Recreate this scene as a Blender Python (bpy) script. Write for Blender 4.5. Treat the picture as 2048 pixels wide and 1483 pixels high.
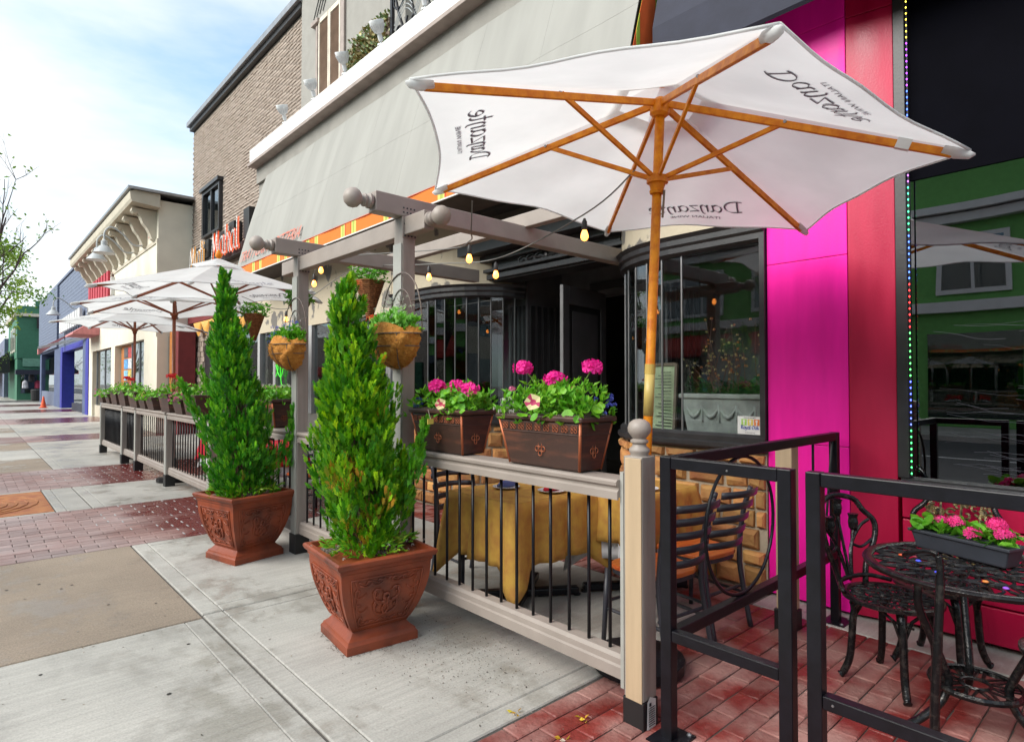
import bpy, bmesh, math, random
from mathutils import Vector, Matrix
R_ = math.radians
random.seed(7)
scene = bpy.context.scene
for o in list(bpy.data.objects): bpy.data.objects.remove(o)
COL = scene.collection

# ------------------------------------------------------------------ camera, sky, sun, exposure
cam_d = bpy.data.cameras.new('camera'); cam = bpy.data.objects.new('camera', cam_d); COL.objects.link(cam)
cam_d.sensor_width = 36; cam_d.lens = 1204/2048*36; cam_d.clip_end = 3000; cam_d.clip_start = .05
cam.location = (0, 0, 1.5); cam.rotation_euler = (R_(90+1.118), 0, R_(-42.228))
scene.camera = cam
world = bpy.data.worlds.new('World'); scene.world = world; world.use_nodes = True
nt = world.node_tree; nt.nodes.clear()
def N(t, nt, **k):
    n = nt.nodes.new(t)
    for a, b in k.items(): setattr(n, a, b)
    return n
SUN_EL, SUN_AZ = 36, -78       # azimuth from +Y towards +X
wo = N('ShaderNodeOutputWorld', nt); bg = N('ShaderNodeBackground', nt); sky = N('ShaderNodeTexSky', nt)
sky.sky_type = 'NISHITA'; sky.sun_disc = False; sky.sun_elevation = R_(SUN_EL); sky.sun_rotation = R_(SUN_AZ)
sky.air_density = 1.0; sky.dust_density = 1.2; sky.ozone_density = 2.0
tc = N('ShaderNodeTexCoord', nt); mp = N('ShaderNodeMapping', nt); mp.inputs['Scale'].default_value = (1.0, 1.0, 3.2)
mp.inputs['Rotation'].default_value = (0.25, 0.1, 0.5)
nz = N('ShaderNodeTexNoise', nt); nz.inputs['Scale'].default_value = 1.7; nz.inputs['Detail'].default_value = 7; nz.inputs['Roughness'].default_value = .52
rp = N('ShaderNodeValToRGB', nt); rp.color_ramp.elements[0].position = .24; rp.color_ramp.elements[1].position = .57
mx = N('ShaderNodeMix', nt, data_type='RGBA')
nt.links.new(tc.outputs['Generated'], mp.inputs['Vector']); nt.links.new(mp.outputs[0], nz.inputs['Vector'])
nt.links.new(nz.outputs['Fac'], rp.inputs['Fac']); nt.links.new(rp.outputs['Color'], mx.inputs['Factor'])
gain = N('ShaderNodeMix', nt, data_type='RGBA', blend_type='MULTIPLY'); gain.inputs['Factor'].default_value = 1
nt.links.new(sky.outputs[0], gain.inputs['A']); gain.inputs['B'].default_value = (.52, .82, .82, 1)
nt.links.new(gain.outputs['Result'], mx.inputs['A']); mx.inputs['B'].default_value = (3.1, 3.25, 3.35, 1)
nt.links.new(mx.outputs['Result'], bg.inputs['Color']); bg.inputs['Strength'].default_value = .1
nt.links.new(bg.outputs[0], wo.inputs['Surface'])
sd = bpy.data.lights.new('sun', 'SUN'); sd.energy = 1.5; sd.angle = R_(45); sd.color = (1, .95, .88)
sun = bpy.data.objects.new('sun', sd); COL.objects.link(sun)
az = R_(SUN_AZ); el = R_(SUN_EL)
sdir = Vector((math.sin(az)*math.cos(el), math.cos(az)*math.cos(el), math.sin(el)))
sun.rotation_euler = sdir.to_track_quat('Z', 'Y').to_euler(); sun.location = (-10, 10, 20)
vs = scene.view_settings; vs.view_transform = 'Standard'; vs.look = 'None'; vs.gamma = 1; vs.exposure = 1.85; vs.use_curve_mapping = False
scene.render.engine = 'CYCLES'
scene.cycles.max_bounces = 6; scene.cycles.diffuse_bounces = 3; scene.cycles.glossy_bounces = 3; scene.cycles.transparent_max_bounces = 8; scene.cycles.caustics_reflective = False; scene.cycles.caustics_refractive = False

# ------------------------------------------------------------------ materials
MATS = {}
def mat(name, base, rough=.6, metal=0, var=.12, vscale=6, bump=0, bscale=60, spec=.5, rnd=0, base2=None, ramp=(.35, .65),
        stretch=None, rough2=None, trans=0, emit=None, estr=0, tint=False, detail=6, world=False, coat=0, bstretch=None):
    if name in MATS: return MATS[name]
    m = bpy.data.materials.new(name); m.use_nodes = True; t = m.node_tree; p = t.nodes['Principled BSDF']; out = t.nodes['Material Output']
    L = t.links.new
    c1 = tuple(max(0, x*(1-var)) for x in base[:3])+(1,); c2 = tuple(min(1, x*(1+var)) for x in base[:3])+(1,)
    if base2: c1 = tuple(base[:3])+(1,); c2 = tuple(base2[:3])+(1,)
    co = N('ShaderNodeTexCoord', t); src = co.outputs['Object']
    if world:
        g = N('ShaderNodeNewGeometry', t); src = g.outputs['Position']
    if rnd: oi = N('ShaderNodeObjectInfo', t)
    if rnd and not world:
        va = N('ShaderNodeVectorMath', t, operation='ADD'); vm = N('ShaderNodeVectorMath', t, operation='SCALE')
        cb = N('ShaderNodeCombineXYZ', t); L(oi.outputs['Random'], cb.inputs[0]); L(oi.outputs['Random'], cb.inputs[1]); L(cb.outputs[0], vm.inputs[0]); vm.inputs['Scale'].default_value = 37
        L(src, va.inputs[0]); L(vm.outputs[0], va.inputs[1]); src = va.outputs[0]
    s2 = src
    if stretch:
        mpn = N('ShaderNodeMapping', t); mpn.inputs['Scale'].default_value = stretch; L(src, mpn.inputs['Vector']); s2 = mpn.outputs[0]
    n1 = N('ShaderNodeTexNoise', t); n1.inputs['Scale'].default_value = vscale; n1.inputs['Detail'].default_value = detail; L(s2, n1.inputs['Vector'])
    r1 = N('ShaderNodeMapRange', t); r1.inputs['From Min'].default_value = ramp[0]; r1.inputs['From Max'].default_value = ramp[1]; L(n1.outputs['Fac'], r1.inputs['Value'])
    mc = N('ShaderNodeMix', t, data_type='RGBA'); mc.inputs['A'].default_value = c1; mc.inputs['B'].default_value = c2; L(r1.outputs[0], mc.inputs['Factor'])
    colr = mc.outputs['Result']
    if rnd:
        hs = N('ShaderNodeHueSaturation', t); mr = N('ShaderNodeMapRange', t); L(oi.outputs['Random'], mr.inputs['Value'])
        mr.inputs['To Min'].default_value = 1-rnd; mr.inputs['To Max'].default_value = 1+rnd; L(mr.outputs[0], hs.inputs['Value']); L(colr, hs.inputs['Color']); colr = hs.outputs['Color']
    if tint:
        at = N('ShaderNodeVertexColor', t); at.layer_name = 'tint'
        mm = N('ShaderNodeMix', t, data_type='RGBA', blend_type='MULTIPLY'); mm.inputs['Factor'].default_value = 1; L(colr, mm.inputs['A']); L(at.outputs['Color'], mm.inputs['B']); colr = mm.outputs['Result']
    L(colr, p.inputs['Base Color'])
    p.inputs['Roughness'].default_value = rough; p.inputs['Metallic'].default_value = metal; p.inputs['Specular IOR Level'].default_value = spec
    if coat: p.inputs['Coat Weight'].default_value = coat; p.inputs['Coat Roughness'].default_value = .15
    if rough2 is not None:
        rr = N('ShaderNodeMapRange', t); L(n1.outputs['Fac'], rr.inputs['Value']); rr.inputs['From Min'].default_value = ramp[0]; rr.inputs['From Max'].default_value = ramp[1]
        rr.inputs['To Min'].default_value = rough; rr.inputs['To Max'].default_value = rough2; L(rr.outputs[0], p.inputs['Roughness'])
    if bump:
        n2 = N('ShaderNodeTexNoise', t); n2.inputs['Scale'].default_value = bscale; n2.inputs['Detail'].default_value = 5
        s3 = src
        if bstretch:
            mpb = N('ShaderNodeMapping', t); mpb.inputs['Scale'].default_value = bstretch; L(src, mpb.inputs['Vector']); s3 = mpb.outputs[0]
        L(s3, n2.inputs['Vector'])
        b = N('ShaderNodeBump', t); b.inputs['Strength'].default_value = bump; b.inputs['Distance'].default_value = .01; L(n2.outputs['Fac'], b.inputs['Height']); L(b.outputs[0], p.inputs['Normal'])
    if emit: p.inputs['Emission Color'].default_value = tuple(emit)+(1,); p.inputs['Emission Strength'].default_value = estr
    if trans:
        tr = N('ShaderNodeBsdfTranslucent', t); L(colr, tr.inputs['Color']); ms = N('ShaderNodeMixShader', t); ms.inputs[0].default_value = trans
        L(p.outputs[0], ms.inputs[1]); L(tr.outputs[0], ms.inputs[2]); L(ms.outputs[0], out.inputs['Surface'])
    MATS[name] = m; return m
def glass_mat(name, tintc=(1, 1, 1), ior=1.9, rough=.0, absorb=1.0):
    m = bpy.data.materials.new(name); m.use_nodes = True; t = m.node_tree; t.nodes.clear(); L = t.links.new
    out = N('ShaderNodeOutputMaterial', t); fr = N('ShaderNodeFresnel', t); ge = N('ShaderNodeNewGeometry', t); io = N('ShaderNodeMapRange', t); io.inputs['To Min'].default_value = ior; io.inputs['To Max'].default_value = 1/ior; L(ge.outputs['Backfacing'], io.inputs['Value']); L(io.outputs[0], fr.inputs['IOR'])
    gl = N('ShaderNodeBsdfGlossy', t); gl.inputs['Roughness'].default_value = rough; gl.inputs['Color'].default_value = (.95, .97, 1, 1)
    tp = N('ShaderNodeBsdfTransparent', t); tp.inputs['Color'].default_value = tuple(x*absorb for x in tintc)+(1,)
    co = N('ShaderNodeTexCoord', t); nz = N('ShaderNodeTexNoise', t); nz.inputs['Scale'].default_value = 1.3; nz.inputs['Detail'].default_value = 1
    bp = N('ShaderNodeBump', t); bp.inputs['Strength'].default_value = .05; bp.inputs['Distance'].default_value = .02
    L(co.outputs['Object'], nz.inputs['Vector']); L(nz.outputs['Fac'], bp.inputs['Height']); L(bp.outputs[0], gl.inputs['Normal'])
    ms = N('ShaderNodeMixShader', t); L(fr.outputs[0], ms.inputs[0]); L(tp.outputs[0], ms.inputs[1]); L(gl.outputs[0], ms.inputs[2]); L(ms.outputs[0], out.inputs['Surface'])
    MATS[name] = m; return m
def concrete_mat(name, cA, cB, kb, ks, kp):
    m = bpy.data.materials.new(name); m.use_nodes = True; t = m.node_tree; p = t.nodes['Principled BSDF']; L = t.links.new
    g = N('ShaderNodeNewGeometry', t); oi = N('ShaderNodeObjectInfo', t)
    def noise(scale, st, det, rough=.55):
        mp_ = N('ShaderNodeMapping', t); mp_.inputs['Scale'].default_value = st; L(g.outputs['Position'], mp_.inputs['Vector'])
        n = N('ShaderNodeTexNoise', t); n.inputs['Scale'].default_value = scale; n.inputs['Detail'].default_value = det; n.inputs['Roughness'].default_value = rough; L(mp_.outputs[0], n.inputs['Vector']); return n.outputs['Fac']
    def rng(v, a, b, c, d):
        r = N('ShaderNodeMapRange', t); L(v, r.inputs['Value'])
        for k, x in zip(('From Min','From Max','To Min','To Max'), (a,b,c,d)): r.inputs[k].default_value = x
        return r.outputs[0]
    blot = noise(.9, (1,1,1), 8, .62); streak = noise(5, (.35,7,1), 5, .6); spk = noise(95, (1,1,1), 3, .7); stain = noise(1.6, (1,.7,1), 10, .7)
    def mul(a, b):
        x = N('ShaderNodeMath', t, operation='MULTIPLY'); L(a, x.inputs[0]); L(b, x.inputs[1]); return x.outputs[0]
    k = mul(mul(rng(blot,.32,.68,1-kb,1+kb), rng(streak,.3,.7,1-ks,1+ks)), mul(rng(spk,.3,.7,1-kp,1+kp), rng(oi.outputs['Random'],0,1,.93,1.07)))
    hs = N('ShaderNodeHueSaturation', t); L(k, hs.inputs['Value'])
    mc = N('ShaderNodeMix', t, data_type='RGBA'); mc.inputs['A'].default_value = cA; mc.inputs['B'].default_value = cB; L(rng(stain,.50,.59,0,.50), mc.inputs['Factor'])
    L(mc.outputs['Result'], hs.inputs['Color']); L(hs.outputs['Color'], p.inputs['Base Color'])
    L(rng(stain,.50,.58,.78,.28), p.inputs['Roughness'])
    b = N('ShaderNodeBump', t); b.inputs['Strength'].default_value = .35; b.inputs['Distance'].default_value = .006; L(rng(streak,.2,.8,0,1), b.inputs['Height']); L(b.outputs[0], p.inputs['Normal'])
    MATS[name] = m
concrete_mat('concrete', (.375,.36,.33,1), (.23,.21,.18,1), .20, .10, .16)
concrete_mat('concrete_brown', (.265,.21,.16,1), (.19,.145,.108,1), .16, .06, .34)
mat('joint', (.10, .09, .08), .95)
mat('brick_paver', (.20, .028, .023), .42, base2=(.36, .19, .165), vscale=3.2, ramp=(.40, .62), bump=.8, bscale=38, rnd=.22, rough2=.8, world=True, detail=9)
mat('brick_band', (.235, .135, .12), .35, base2=(.31, .235, .225), vscale=.9, ramp=(.38, .60), bump=.3, bscale=70, rnd=.2, rough2=.7, world=True)
def band_wet():
    m = MATS['brick_band']; t = m.node_tree; L = t.links.new; g = N('ShaderNodeNewGeometry', t); sx = N('ShaderNodeSeparateXYZ', t); L(g.outputs['Position'], sx.inputs[0])
    p = t.nodes['Principled BSDF']; n = N('ShaderNodeTexNoise', t); n.inputs['Scale'].default_value = 1.4; n.inputs['Detail'].default_value = 8; L(g.outputs['Position'], n.inputs['Vector'])
    a = N('ShaderNodeMath', t, operation='MULTIPLY_ADD'); a.inputs[1].default_value = .42; a.inputs[2].default_value = -.55; L(sx.outputs['X'], a.inputs[0])
    b = N('ShaderNodeMath', t, operation='ADD'); L(a.outputs[0], b.inputs[0]); L(n.outputs['Fac'], b.inputs[1])
    r = N('ShaderNodeMapRange', t); r.inputs['From Min'].default_value = .48; r.inputs['From Max'].default_value = .68; L(b.outputs[0], r.inputs['Value'])
    old = p.inputs['Base Color'].links[0].from_socket; mx_ = N('ShaderNodeMix', t, data_type='RGBA'); L(r.outputs[0], mx_.inputs['Factor']); L(old, mx_.inputs['A']); mx_.inputs['B'].default_value = (.125, .022, .020, 1); L(mx_.outputs['Result'], p.inputs['Base Color'])
    rr = N('ShaderNodeMapRange', t); rr.inputs['To Min'].default_value = .6; rr.inputs['To Max'].default_value = .22; L(r.outputs[0], rr.inputs['Value']); L(rr.outputs[0], p.inputs['Roughness'])
band_wet()
mat('asphalt', (.055, .055, .056), .9, bump=.4, bscale=90)
mat('far_ground', (.16, .15, .13), .9)
mat('rust', (.28, .085, .03), .7, base2=(.40, .16, .05), vscale=7, bump=.3)
mat('taupe', (.31, .265, .235), .5, var=.07, vscale=5, bump=.12, bscale=40, stretch=(1, 1, 1))
mat('taupe_pale', (.36, .36, .33), .5, var=.06, vscale=5, bump=.1, bscale=40)
mat('tan_wood', (.47, .35, .225), .55, var=.07, vscale=4, bump=.1, bscale=30, stretch=(6, 6, .6))
mat('post_wood', (.30, .265, .235), .55, var=.10, vscale=5, bump=.15, bscale=50, stretch=(5, 5, .5))
mat('black_metal', (.005, .005, .008), .36, var=.25, vscale=20, bump=.05, bscale=90, spec=.35)
mat('black_paint', (.024, .023, .025), .4, var=.2, vscale=8, bump=.08, bscale=60)
mat('black_plastic', (.012, .012, .013), .5)
mat('cast_iron', (.018, .018, .02), .24, metal=.6, base2=(.075, .068, .062), vscale=30, ramp=(.5, .75), bump=.2, bscale=60)
mat('charcoal_door', (.11, .107, .113), .4, var=.15, vscale=4, bump=.05)
mat('umb_wood', (.60, .15, .003), .45, base2=(.80, .28, .010), vscale=7, stretch=(3, 3, 3), bump=.06, bscale=50, spec=.3)
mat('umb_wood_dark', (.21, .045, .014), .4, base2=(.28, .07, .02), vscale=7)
mat('canvas', (.81, .82, .82), .85, var=.05, vscale=3, bump=.8, bscale=3.0, trans=.5)
mat('canvas_ink', (.27, .26, .31), .8, var=.05, trans=.3)
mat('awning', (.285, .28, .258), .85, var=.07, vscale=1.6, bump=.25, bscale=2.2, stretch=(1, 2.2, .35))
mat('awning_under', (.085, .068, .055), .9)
mat('red_letter', (.55, .14, .09), .7)
mat('navy', (.022, .024, .042), .8, bump=.1, bscale=30)
mat('stucco', (.29, .275, .25), .9, var=.05, vscale=5, bump=.5, bscale=120)
mat('stucco_dark', (.27, .255, .23), .9, var=.08, vscale=3, bump=.7, bscale=90)
mat('white_trim', (.66, .65, .64), .6, var=.04, vscale=3)
mat('trim_taupe', (.30, .24, .21), .6)
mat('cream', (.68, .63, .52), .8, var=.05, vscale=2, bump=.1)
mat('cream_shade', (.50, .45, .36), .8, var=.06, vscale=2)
mat('louver', (.40, .27, .20), .6); mat('shutter_cream', (.62, .55, .45), .6)
mat('split_brick', (.30, .235, .19), .9, base2=(.38, .31, .26), vscale=3, ramp=(.3, .7), bump=.6, bscale=45, rnd=.08)
mat('blue_brick', (.075, .10, .19), .7, var=.14, vscale=3, rnd=.1, bump=.3)
mat('blue_pale', (.13, .155, .225), .7, var=.08, vscale=3); mat('royal_blue', (.022, .022, .30), .5)
mat('green_paint', (.035, .15, .085), .6, var=.08); mat('green_pale', (.14, .30, .21), .6)
mat('green_bldg', (.13, .36, .085), .7, var=.06)
mat('plaster_old', (.50, .43, .32), .9, base2=(.17, .155, .14), vscale=3.2, ramp=(.56, .6), bump=.5, bscale=18)
mat('pink', (.95, .008, .36), .38, var=.10, stretch=(3, 3, .5), vscale=2.5, rough2=.5, bump=.10, bscale=90, spec=.3)
mat('crimson', (.44, .001, .045), .3, var=.12, stretch=(3, 3, .5), vscale=2.5, rough2=.45, bump=.08, bscale=90)
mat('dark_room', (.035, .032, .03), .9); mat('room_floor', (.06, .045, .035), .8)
mat('terracotta', (.26, .052, .018), .45, base2=(.09, .022, .012), vscale=5, ramp=(.42, .72), bump=.3, bscale=30)
mat('soil', (.07, .05, .04), .95, base2=(.35, .28, .24), vscale=90, ramp=(.5, .72), bump=1, bscale=90)
mat('bronze', (.055, .028, .022), .45, base2=(.17, .06, .035), vscale=5, ramp=(.5, .85), bump=.1, bscale=40, stretch=(1, 1, 5))
mat('copper_edge', (.42, .12, .05), .4, metal=.4)
mat('coir', (.40, .15, .02), .95, base2=(.55, .25, .05), vscale=25, ramp=(.3, .7), bump=1, bscale=60)
mat('wicker', (.33, .14, .05), .8, base2=(.16, .06, .02), vscale=30)
mat('arbor', (.055, .28, .004), .5, base2=(.13, .43, .008), vscale=4, ramp=(.35, .65), trans=.25, tint=True)
mat('leaf', (.10, .37, .012), .5, base2=(.20, .50, .03), vscale=9, trans=.3, tint=True)
mat('leaf_young', (.16, .30, .03), .6, trans=.35, tint=True)
mat('petal', (1, 1, 1), .6, var=0, trans=.35, tint=True)
mat('bark', (.085, .06, .05), .9, bump=.6, bscale=40)
mat('twig', (.16, .09, .07), .9)
mat('cloth_gold', (.56, .32, .055), .85, base2=(.44, .20, .045), vscale=14, ramp=(.35, .7), bump=.2, bscale=120)
mat('cloth_white', (.72, .71, .74), .85); mat('cloth_red', (.55, .012, .03), .8); mat('napkin_blue', (.12, .16, .38), .8)
mat('china', (.75, .75, .76), .2)
mat('seat_wood', (.45, .07, .015), .3, base2=(.62, .16, .03), vscale=4, stretch=(2, 12, 2), coat=.3)
mat('chair_metal', (.032, .032, .042), .4, var=.1)
mat('mortar_light', (.36, .30, .22), .95, bump=.5)
mat('stone_warm', (.38, .13, .05), .85, base2=(.52, .29, .09), vscale=5, ramp=(.3, .7), bump=1, bscale=22, rnd=.42)
mat('mortar', (.20, .165, .14), .95, bump=.5)
mat('socket', (.03, .03, .03), .5); mat('bulb', (1, .7, .35), .2, emit=(1, .28, .04), estr=2.0)
mat('cable', (.18, .18, .17), .6); mat('wire', (.13, .10, .085), .5, metal=.3)
mat('lamp_grey', (.40, .42, .43), .4, var=.05); mat('flood_white', (.70, .71, .72), .35)
mat('ivy', (.20, .15, .03), .7, base2=(.30, .32, .18), vscale=12, tint=True)
mat('steel_dull', (.3, .3, .31), .35, metal=.8)
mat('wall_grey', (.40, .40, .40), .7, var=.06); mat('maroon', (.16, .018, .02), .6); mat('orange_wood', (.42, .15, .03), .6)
mat('paper', (.72, .72, .70), .7); mat('paper_green', (.55, .60, .38), .7); mat('ink', (.03, .03, .035), .8)
mat('sign_back', (.012, .012, .012), .6); mat('neon_red', (.50, .10, .015), .4, emit=(1, .10, .01), estr=.12)
mat('neon_gold', (.62, .30, .06), .4, emit=(1, .55, .15), estr=.05); mat('neon_green', (.05, .5, .03), .4, emit=(.1, 1, .06), estr=.25)
mat('shop_red', (.45, .03, .05), .6); mat('awning_pink', (.58, .22, .22), .8)
mat('black_awning', (.02, .02, .022), .8); mat('red_awning', (.42, .04, .03), .8)
mat('stone_grey', (.50, .49, .46), .85, var=.2, vscale=8, bump=.5, bscale=50)
mat('fern', (.04, .14, .03), .6, trans=.2, tint=True); mat('cone_orange', (.8, .10, .02), .5)
mat('ridge_wood', (.22, .16, .12), .7)
glass_mat('glass', (.86, .90, .90), 1.6); glass_mat('glass_dark', (.25, .27, .32), 2.7); glass_mat('glass_far', (.45, .5, .52), 2.0)
# valance: orange cloth with green and yellow stripes printed along its length
def valance_mat():
    m = bpy.data.materials.new('valance'); m.use_nodes = True; t = m.node_tree; p = t.nodes['Principled BSDF']; L = t.links.new
    g = N('ShaderNodeNewGeometry', t); sx = N('ShaderNodeSeparateXYZ', t); L(g.outputs['Position'], sx.inputs[0])
    md = N('ShaderNodeMath', t, operation='PINGPONG'); md.inputs[1].default_value = .55; L(sx.outputs['Y'], md.inputs[0])
    rp = N('ShaderNodeValToRGB', t); rp.color_ramp.interpolation = 'CONSTANT'; e = rp.color_ramp.elements
    e[0].position = 0; e[0].color = (.72, .17, .02, 1); e[1].position = .62; e[1].color = (.62, .55, .14, 1)
    for ps, c in ((.69, (.35, .42, .08, 1)), (.78, (.62, .55, .14, 1)), (.83, (.60, .06, .02, 1)), (.88, (.72, .17, .02, 1))):
        x = e.new(ps); x.color = c
    mu = N('ShaderNodeMath', t, operation='DIVIDE'); mu.inputs[1].default_value = .55; L(md.outputs[0], mu.inputs[0]); L(mu.outputs[0], rp.inputs['Fac'])
    L(rp.outputs['Color'], p.inputs['Base Color']); p.inputs['Roughness'].default_value = .85; MATS['valance'] = m
valance_mat()
mat('stripe_green', (.30, .45, .04), .8); mat('stripe_orange', (.62, .10, .015), .8)
# ------------------------------------------------------------------ mesh helpers
WL = {}
class MB:
    def __init__(s): s.v = []; s.f = []; s.c = None
    def add(s, vs, fs):
        o = len(s.v); s.v += [tuple(p) for p in vs]; s.f += [tuple(i+o for i in f) for f in fs]; return s
    def box(s, x0, x1, y0, y1, z0, z1):
        return s.add([(x0,y0,z0),(x1,y0,z0),(x1,y1,z0),(x0,y1,z0),(x0,y0,z1),(x1,y0,z1),(x1,y1,z1),(x0,y1,z1)],
                     [(0,3,2,1),(4,5,6,7),(0,1,5,4),(1,2,6,5),(2,3,7,6),(3,0,4,7)])
    def obox(s, c, size, rz=0, taper=1, M=None):
        a, b, h = (x/2 for x in size); m = M or Matrix.Rotation(rz, 4, 'Z'); c = Vector(c)
        vs = [(-a,-b,-h),(a,-b,-h),(a,b,-h),(-a,b,-h),(-a*taper,-b*taper,h),(a*taper,-b*taper,h),(a*taper,b*taper,h),(-a*taper,b*taper,h)]
        return s.add([tuple(m @ Vector(v) + c) for v in vs], [(0,3,2,1),(4,5,6,7),(0,1,5,4),(1,2,6,5),(2,3,7,6),(3,0,4,7)])
    def beam(s, p, q, w, h, up=(0,0,1)):
        p = Vector(p); q = Vector(q); d = (q-p).normalized(); u = Vector(up); sd = d.cross(u)
        if sd.length < 1e-4: sd = d.cross(Vector((1,0,0)))
        sd.normalize(); u = sd.cross(d); sd *= w/2; u *= h/2
        vs = [p-sd-u, p+sd-u, p+sd+u, p-sd+u, q-sd-u, q+sd-u, q+sd+u, q-sd+u]
        return s.add(vs, [(0,1,2,3),(7,6,5,4),(0,4,5,1),(1,5,6,2),(2,6,7,3),(3,7,4,0)])
    def tube(s, pts, r, n=8, cap=True, closed=False):
        pts = [Vector(p) for p in pts]; m = len(pts); rs = r if isinstance(r, (list, tuple)) else [r]*m
        ref = Vector((0,0,1)); rings = []
        prev = None
        for i, p in enumerate(pts):
            if closed: d = pts[(i+1) % m]-pts[i-1]
            else: d = pts[min(i+1, m-1)]-pts[max(i-1, 0)]
            d.normalize()
            if prev is None:
                a = d.cross(ref)
                if a.length < .05: a = d.cross(Vector((1,0,0)))
            else: a = prev - d*prev.dot(d)
            a.normalize(); prev = a; b = d.cross(a)
            rings.append([p + (a*math.cos(2*math.pi*k/n) + b*math.sin(2*math.pi*k/n))*rs[i] for k in range(n)])
        o = len(s.v); s.v += [tuple(v) for g in rings for v in g]
        for i in range(m if closed else m-1):
            j = (i+1) % m
            for k in range(n):
                s.f.append((o+i*n+k, o+i*n+(k+1)%n, o+j*n+(k+1)%n, o+j*n+k))
        if cap and not closed:
            s.f.append(tuple(o+k for k in reversed(range(n)))); s.f.append(tuple(o+(m-1)*n+k for k in range(n)))
        return s
    def lathe(s, prof, c=(0,0,0), n=20, axis='Z', cap=True):
        c = Vector(c); o = len(s.v); m = len(prof)
        for r, z in prof:
            for k in range(n):
                a = 2*math.pi*k/n; x, y = r*math.cos(a), r*math.sin(a)
                v = {'Z': (x,y,z), '-X': (-z,x,y), '-Y': (x,-z,y), 'X': (z,x,y), 'Y': (x,z,y)}[axis]
                s.v.append(tuple(Vector(v)+c))
        for i in range(m-1):
            for k in range(n): s.f.append((o+i*n+k, o+i*n+(k+1)%n, o+(i+1)*n+(k+1)%n, o+(i+1)*n+k))
        if cap: s.f.append(tuple(o+k for k in reversed(range(n)))); s.f.append(tuple(o+(m-1)*n+k for k in range(n)))
        return s
    def prism(s, poly, axis, lo, hi):
        n = len(poly); f = {'X': lambda a,b,t: (t,a,b), 'Y': lambda a,b,t: (a,t,b), 'Z': lambda a,b,t: (a,b,t)}[axis]
        return s.add([f(a,b,lo) for a,b in poly]+[f(a,b,hi) for a,b in poly], [tuple(reversed(range(n))), tuple(range(n,2*n))]+[(i,(i+1)%n,n+(i+1)%n,n+i) for i in range(n)])
    def grid(s, fn, nu, nv):
        o = len(s.v)
        for i in range(nu+1):
            for j in range(nv+1): s.v.append(tuple(fn(i/nu, j/nv)))
        for i in range(nu):
            for j in range(nv):
                a = o+i*(nv+1)+j; s.f.append((a, a+1, a+nv+2, a+nv+1))
        return s
    def sweep(s, path, prof):
        # path: list of (x, y); prof: closed loop of (offset to the street side of the path, z)
        P = [Vector(p) for p in path]; m = len(P); n = len(prof); o = len(s.v)
        for i, p in enumerate(P):
            d = (P[min(i+1, m-1)]-P[max(i-1, 0)]).normalized(); nn = Vector((-d.y, d.x)) * -1
            for off, z in prof: q = p+nn*off; s.v.append((q.x, q.y, z))
        for i in range(m-1):
            for k in range(n): s.f.append((o+i*n+k, o+i*n+(k+1)%n, o+(i+1)*n+(k+1)%n, o+(i+1)*n+k))
        s.f.append(tuple(o+k for k in range(n))); s.f.append(tuple(o+(m-1)*n+k for k in reversed(range(n))))
        return s
    def tri(s, a, b, c, col=None):
        o = len(s.v); s.v += [tuple(a), tuple(b), tuple(c)]; s.f.append((o,o+1,o+2))
        if col is not None: s.cc(col, 1)
    def poly(s, vs, col=None):
        o = len(s.v); s.v += [tuple(v) for v in vs]; s.f.append(tuple(range(o, o+len(vs))))
        if col is not None: s.cc(col, 1)
    def cc(s, col, n):
        if s.c is None: s.c = []
        s.c += [col]*n
    def mesh(s, name, off=(0,0,0), m=None, smooth=False):
        me = bpy.data.meshes.new(name); ox, oy, oz = off
        me.from_pydata([(x-ox, y-oy, z-oz) for x,y,z in s.v], [], s.f)
        if m: me.materials.append(MATS[m] if isinstance(m, str) else m)
        if s.c is not None:
            ca = me.color_attributes.new('tint', 'FLOAT_COLOR', 'CORNER'); buf = []
            for f, c in zip(s.f, s.c): buf += [c[0], c[1], c[2], 1]*len(f)
            ca.data.foreach_set('color', buf)
        if smooth: me.shade_smooth()
        me.update(); return me
    def build(s, name, m, parent=None, smooth=False, bev=0, kind=None, loc=None):
        off = WL.get(parent.name, Vector((0,0,0))) if parent else Vector(loc or (0,0,0))
        o = bpy.data.objects.new(name, s.mesh(name, off, m, smooth)); COL.objects.link(o)
        if parent: o.parent = parent; WL[o.name] = off.copy()
        else: o.location = off; WL[o.name] = off.copy()
        if bev:
            b = o.modifiers.new('bevel', 'BEVEL'); b.width = bev; b.segments = 2; b.limit_method = 'ANGLE'; b.angle_limit = R_(40)
        if smooth == 'auto': pass
        if kind: o['kind'] = kind
        return o
def smooth_angle(o, deg=40):
    o.data.shade_smooth()
    try: o.data.set_sharp_from_angle(angle=R_(deg))
    except Exception: pass
    return o
def thing(name, label, cat, loc=(0,0,0), group=None, rz=0):
    o = bpy.data.objects.new(name, None); COL.objects.link(o); o.location = loc; o.rotation_euler = (0,0,rz); o.empty_display_size = .1
    WL[o.name] = Vector(loc) if not rz else Vector((0,0,0))
    return tag(o, label, cat, group)
def tag(o, label, cat, group=None):
    o['label'] = label; o['category'] = cat
    if group: o['group'] = group
    return o
def lthing(name, label, cat, loc, rz=0, group=None):      # parts given in local coordinates
    o = thing(name, label, cat, loc, group); o.rotation_euler = (0,0,rz); WL[o.name] = Vector((0,0,0)); return o
def struct(o): o['kind'] = 'structure'; return o
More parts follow.
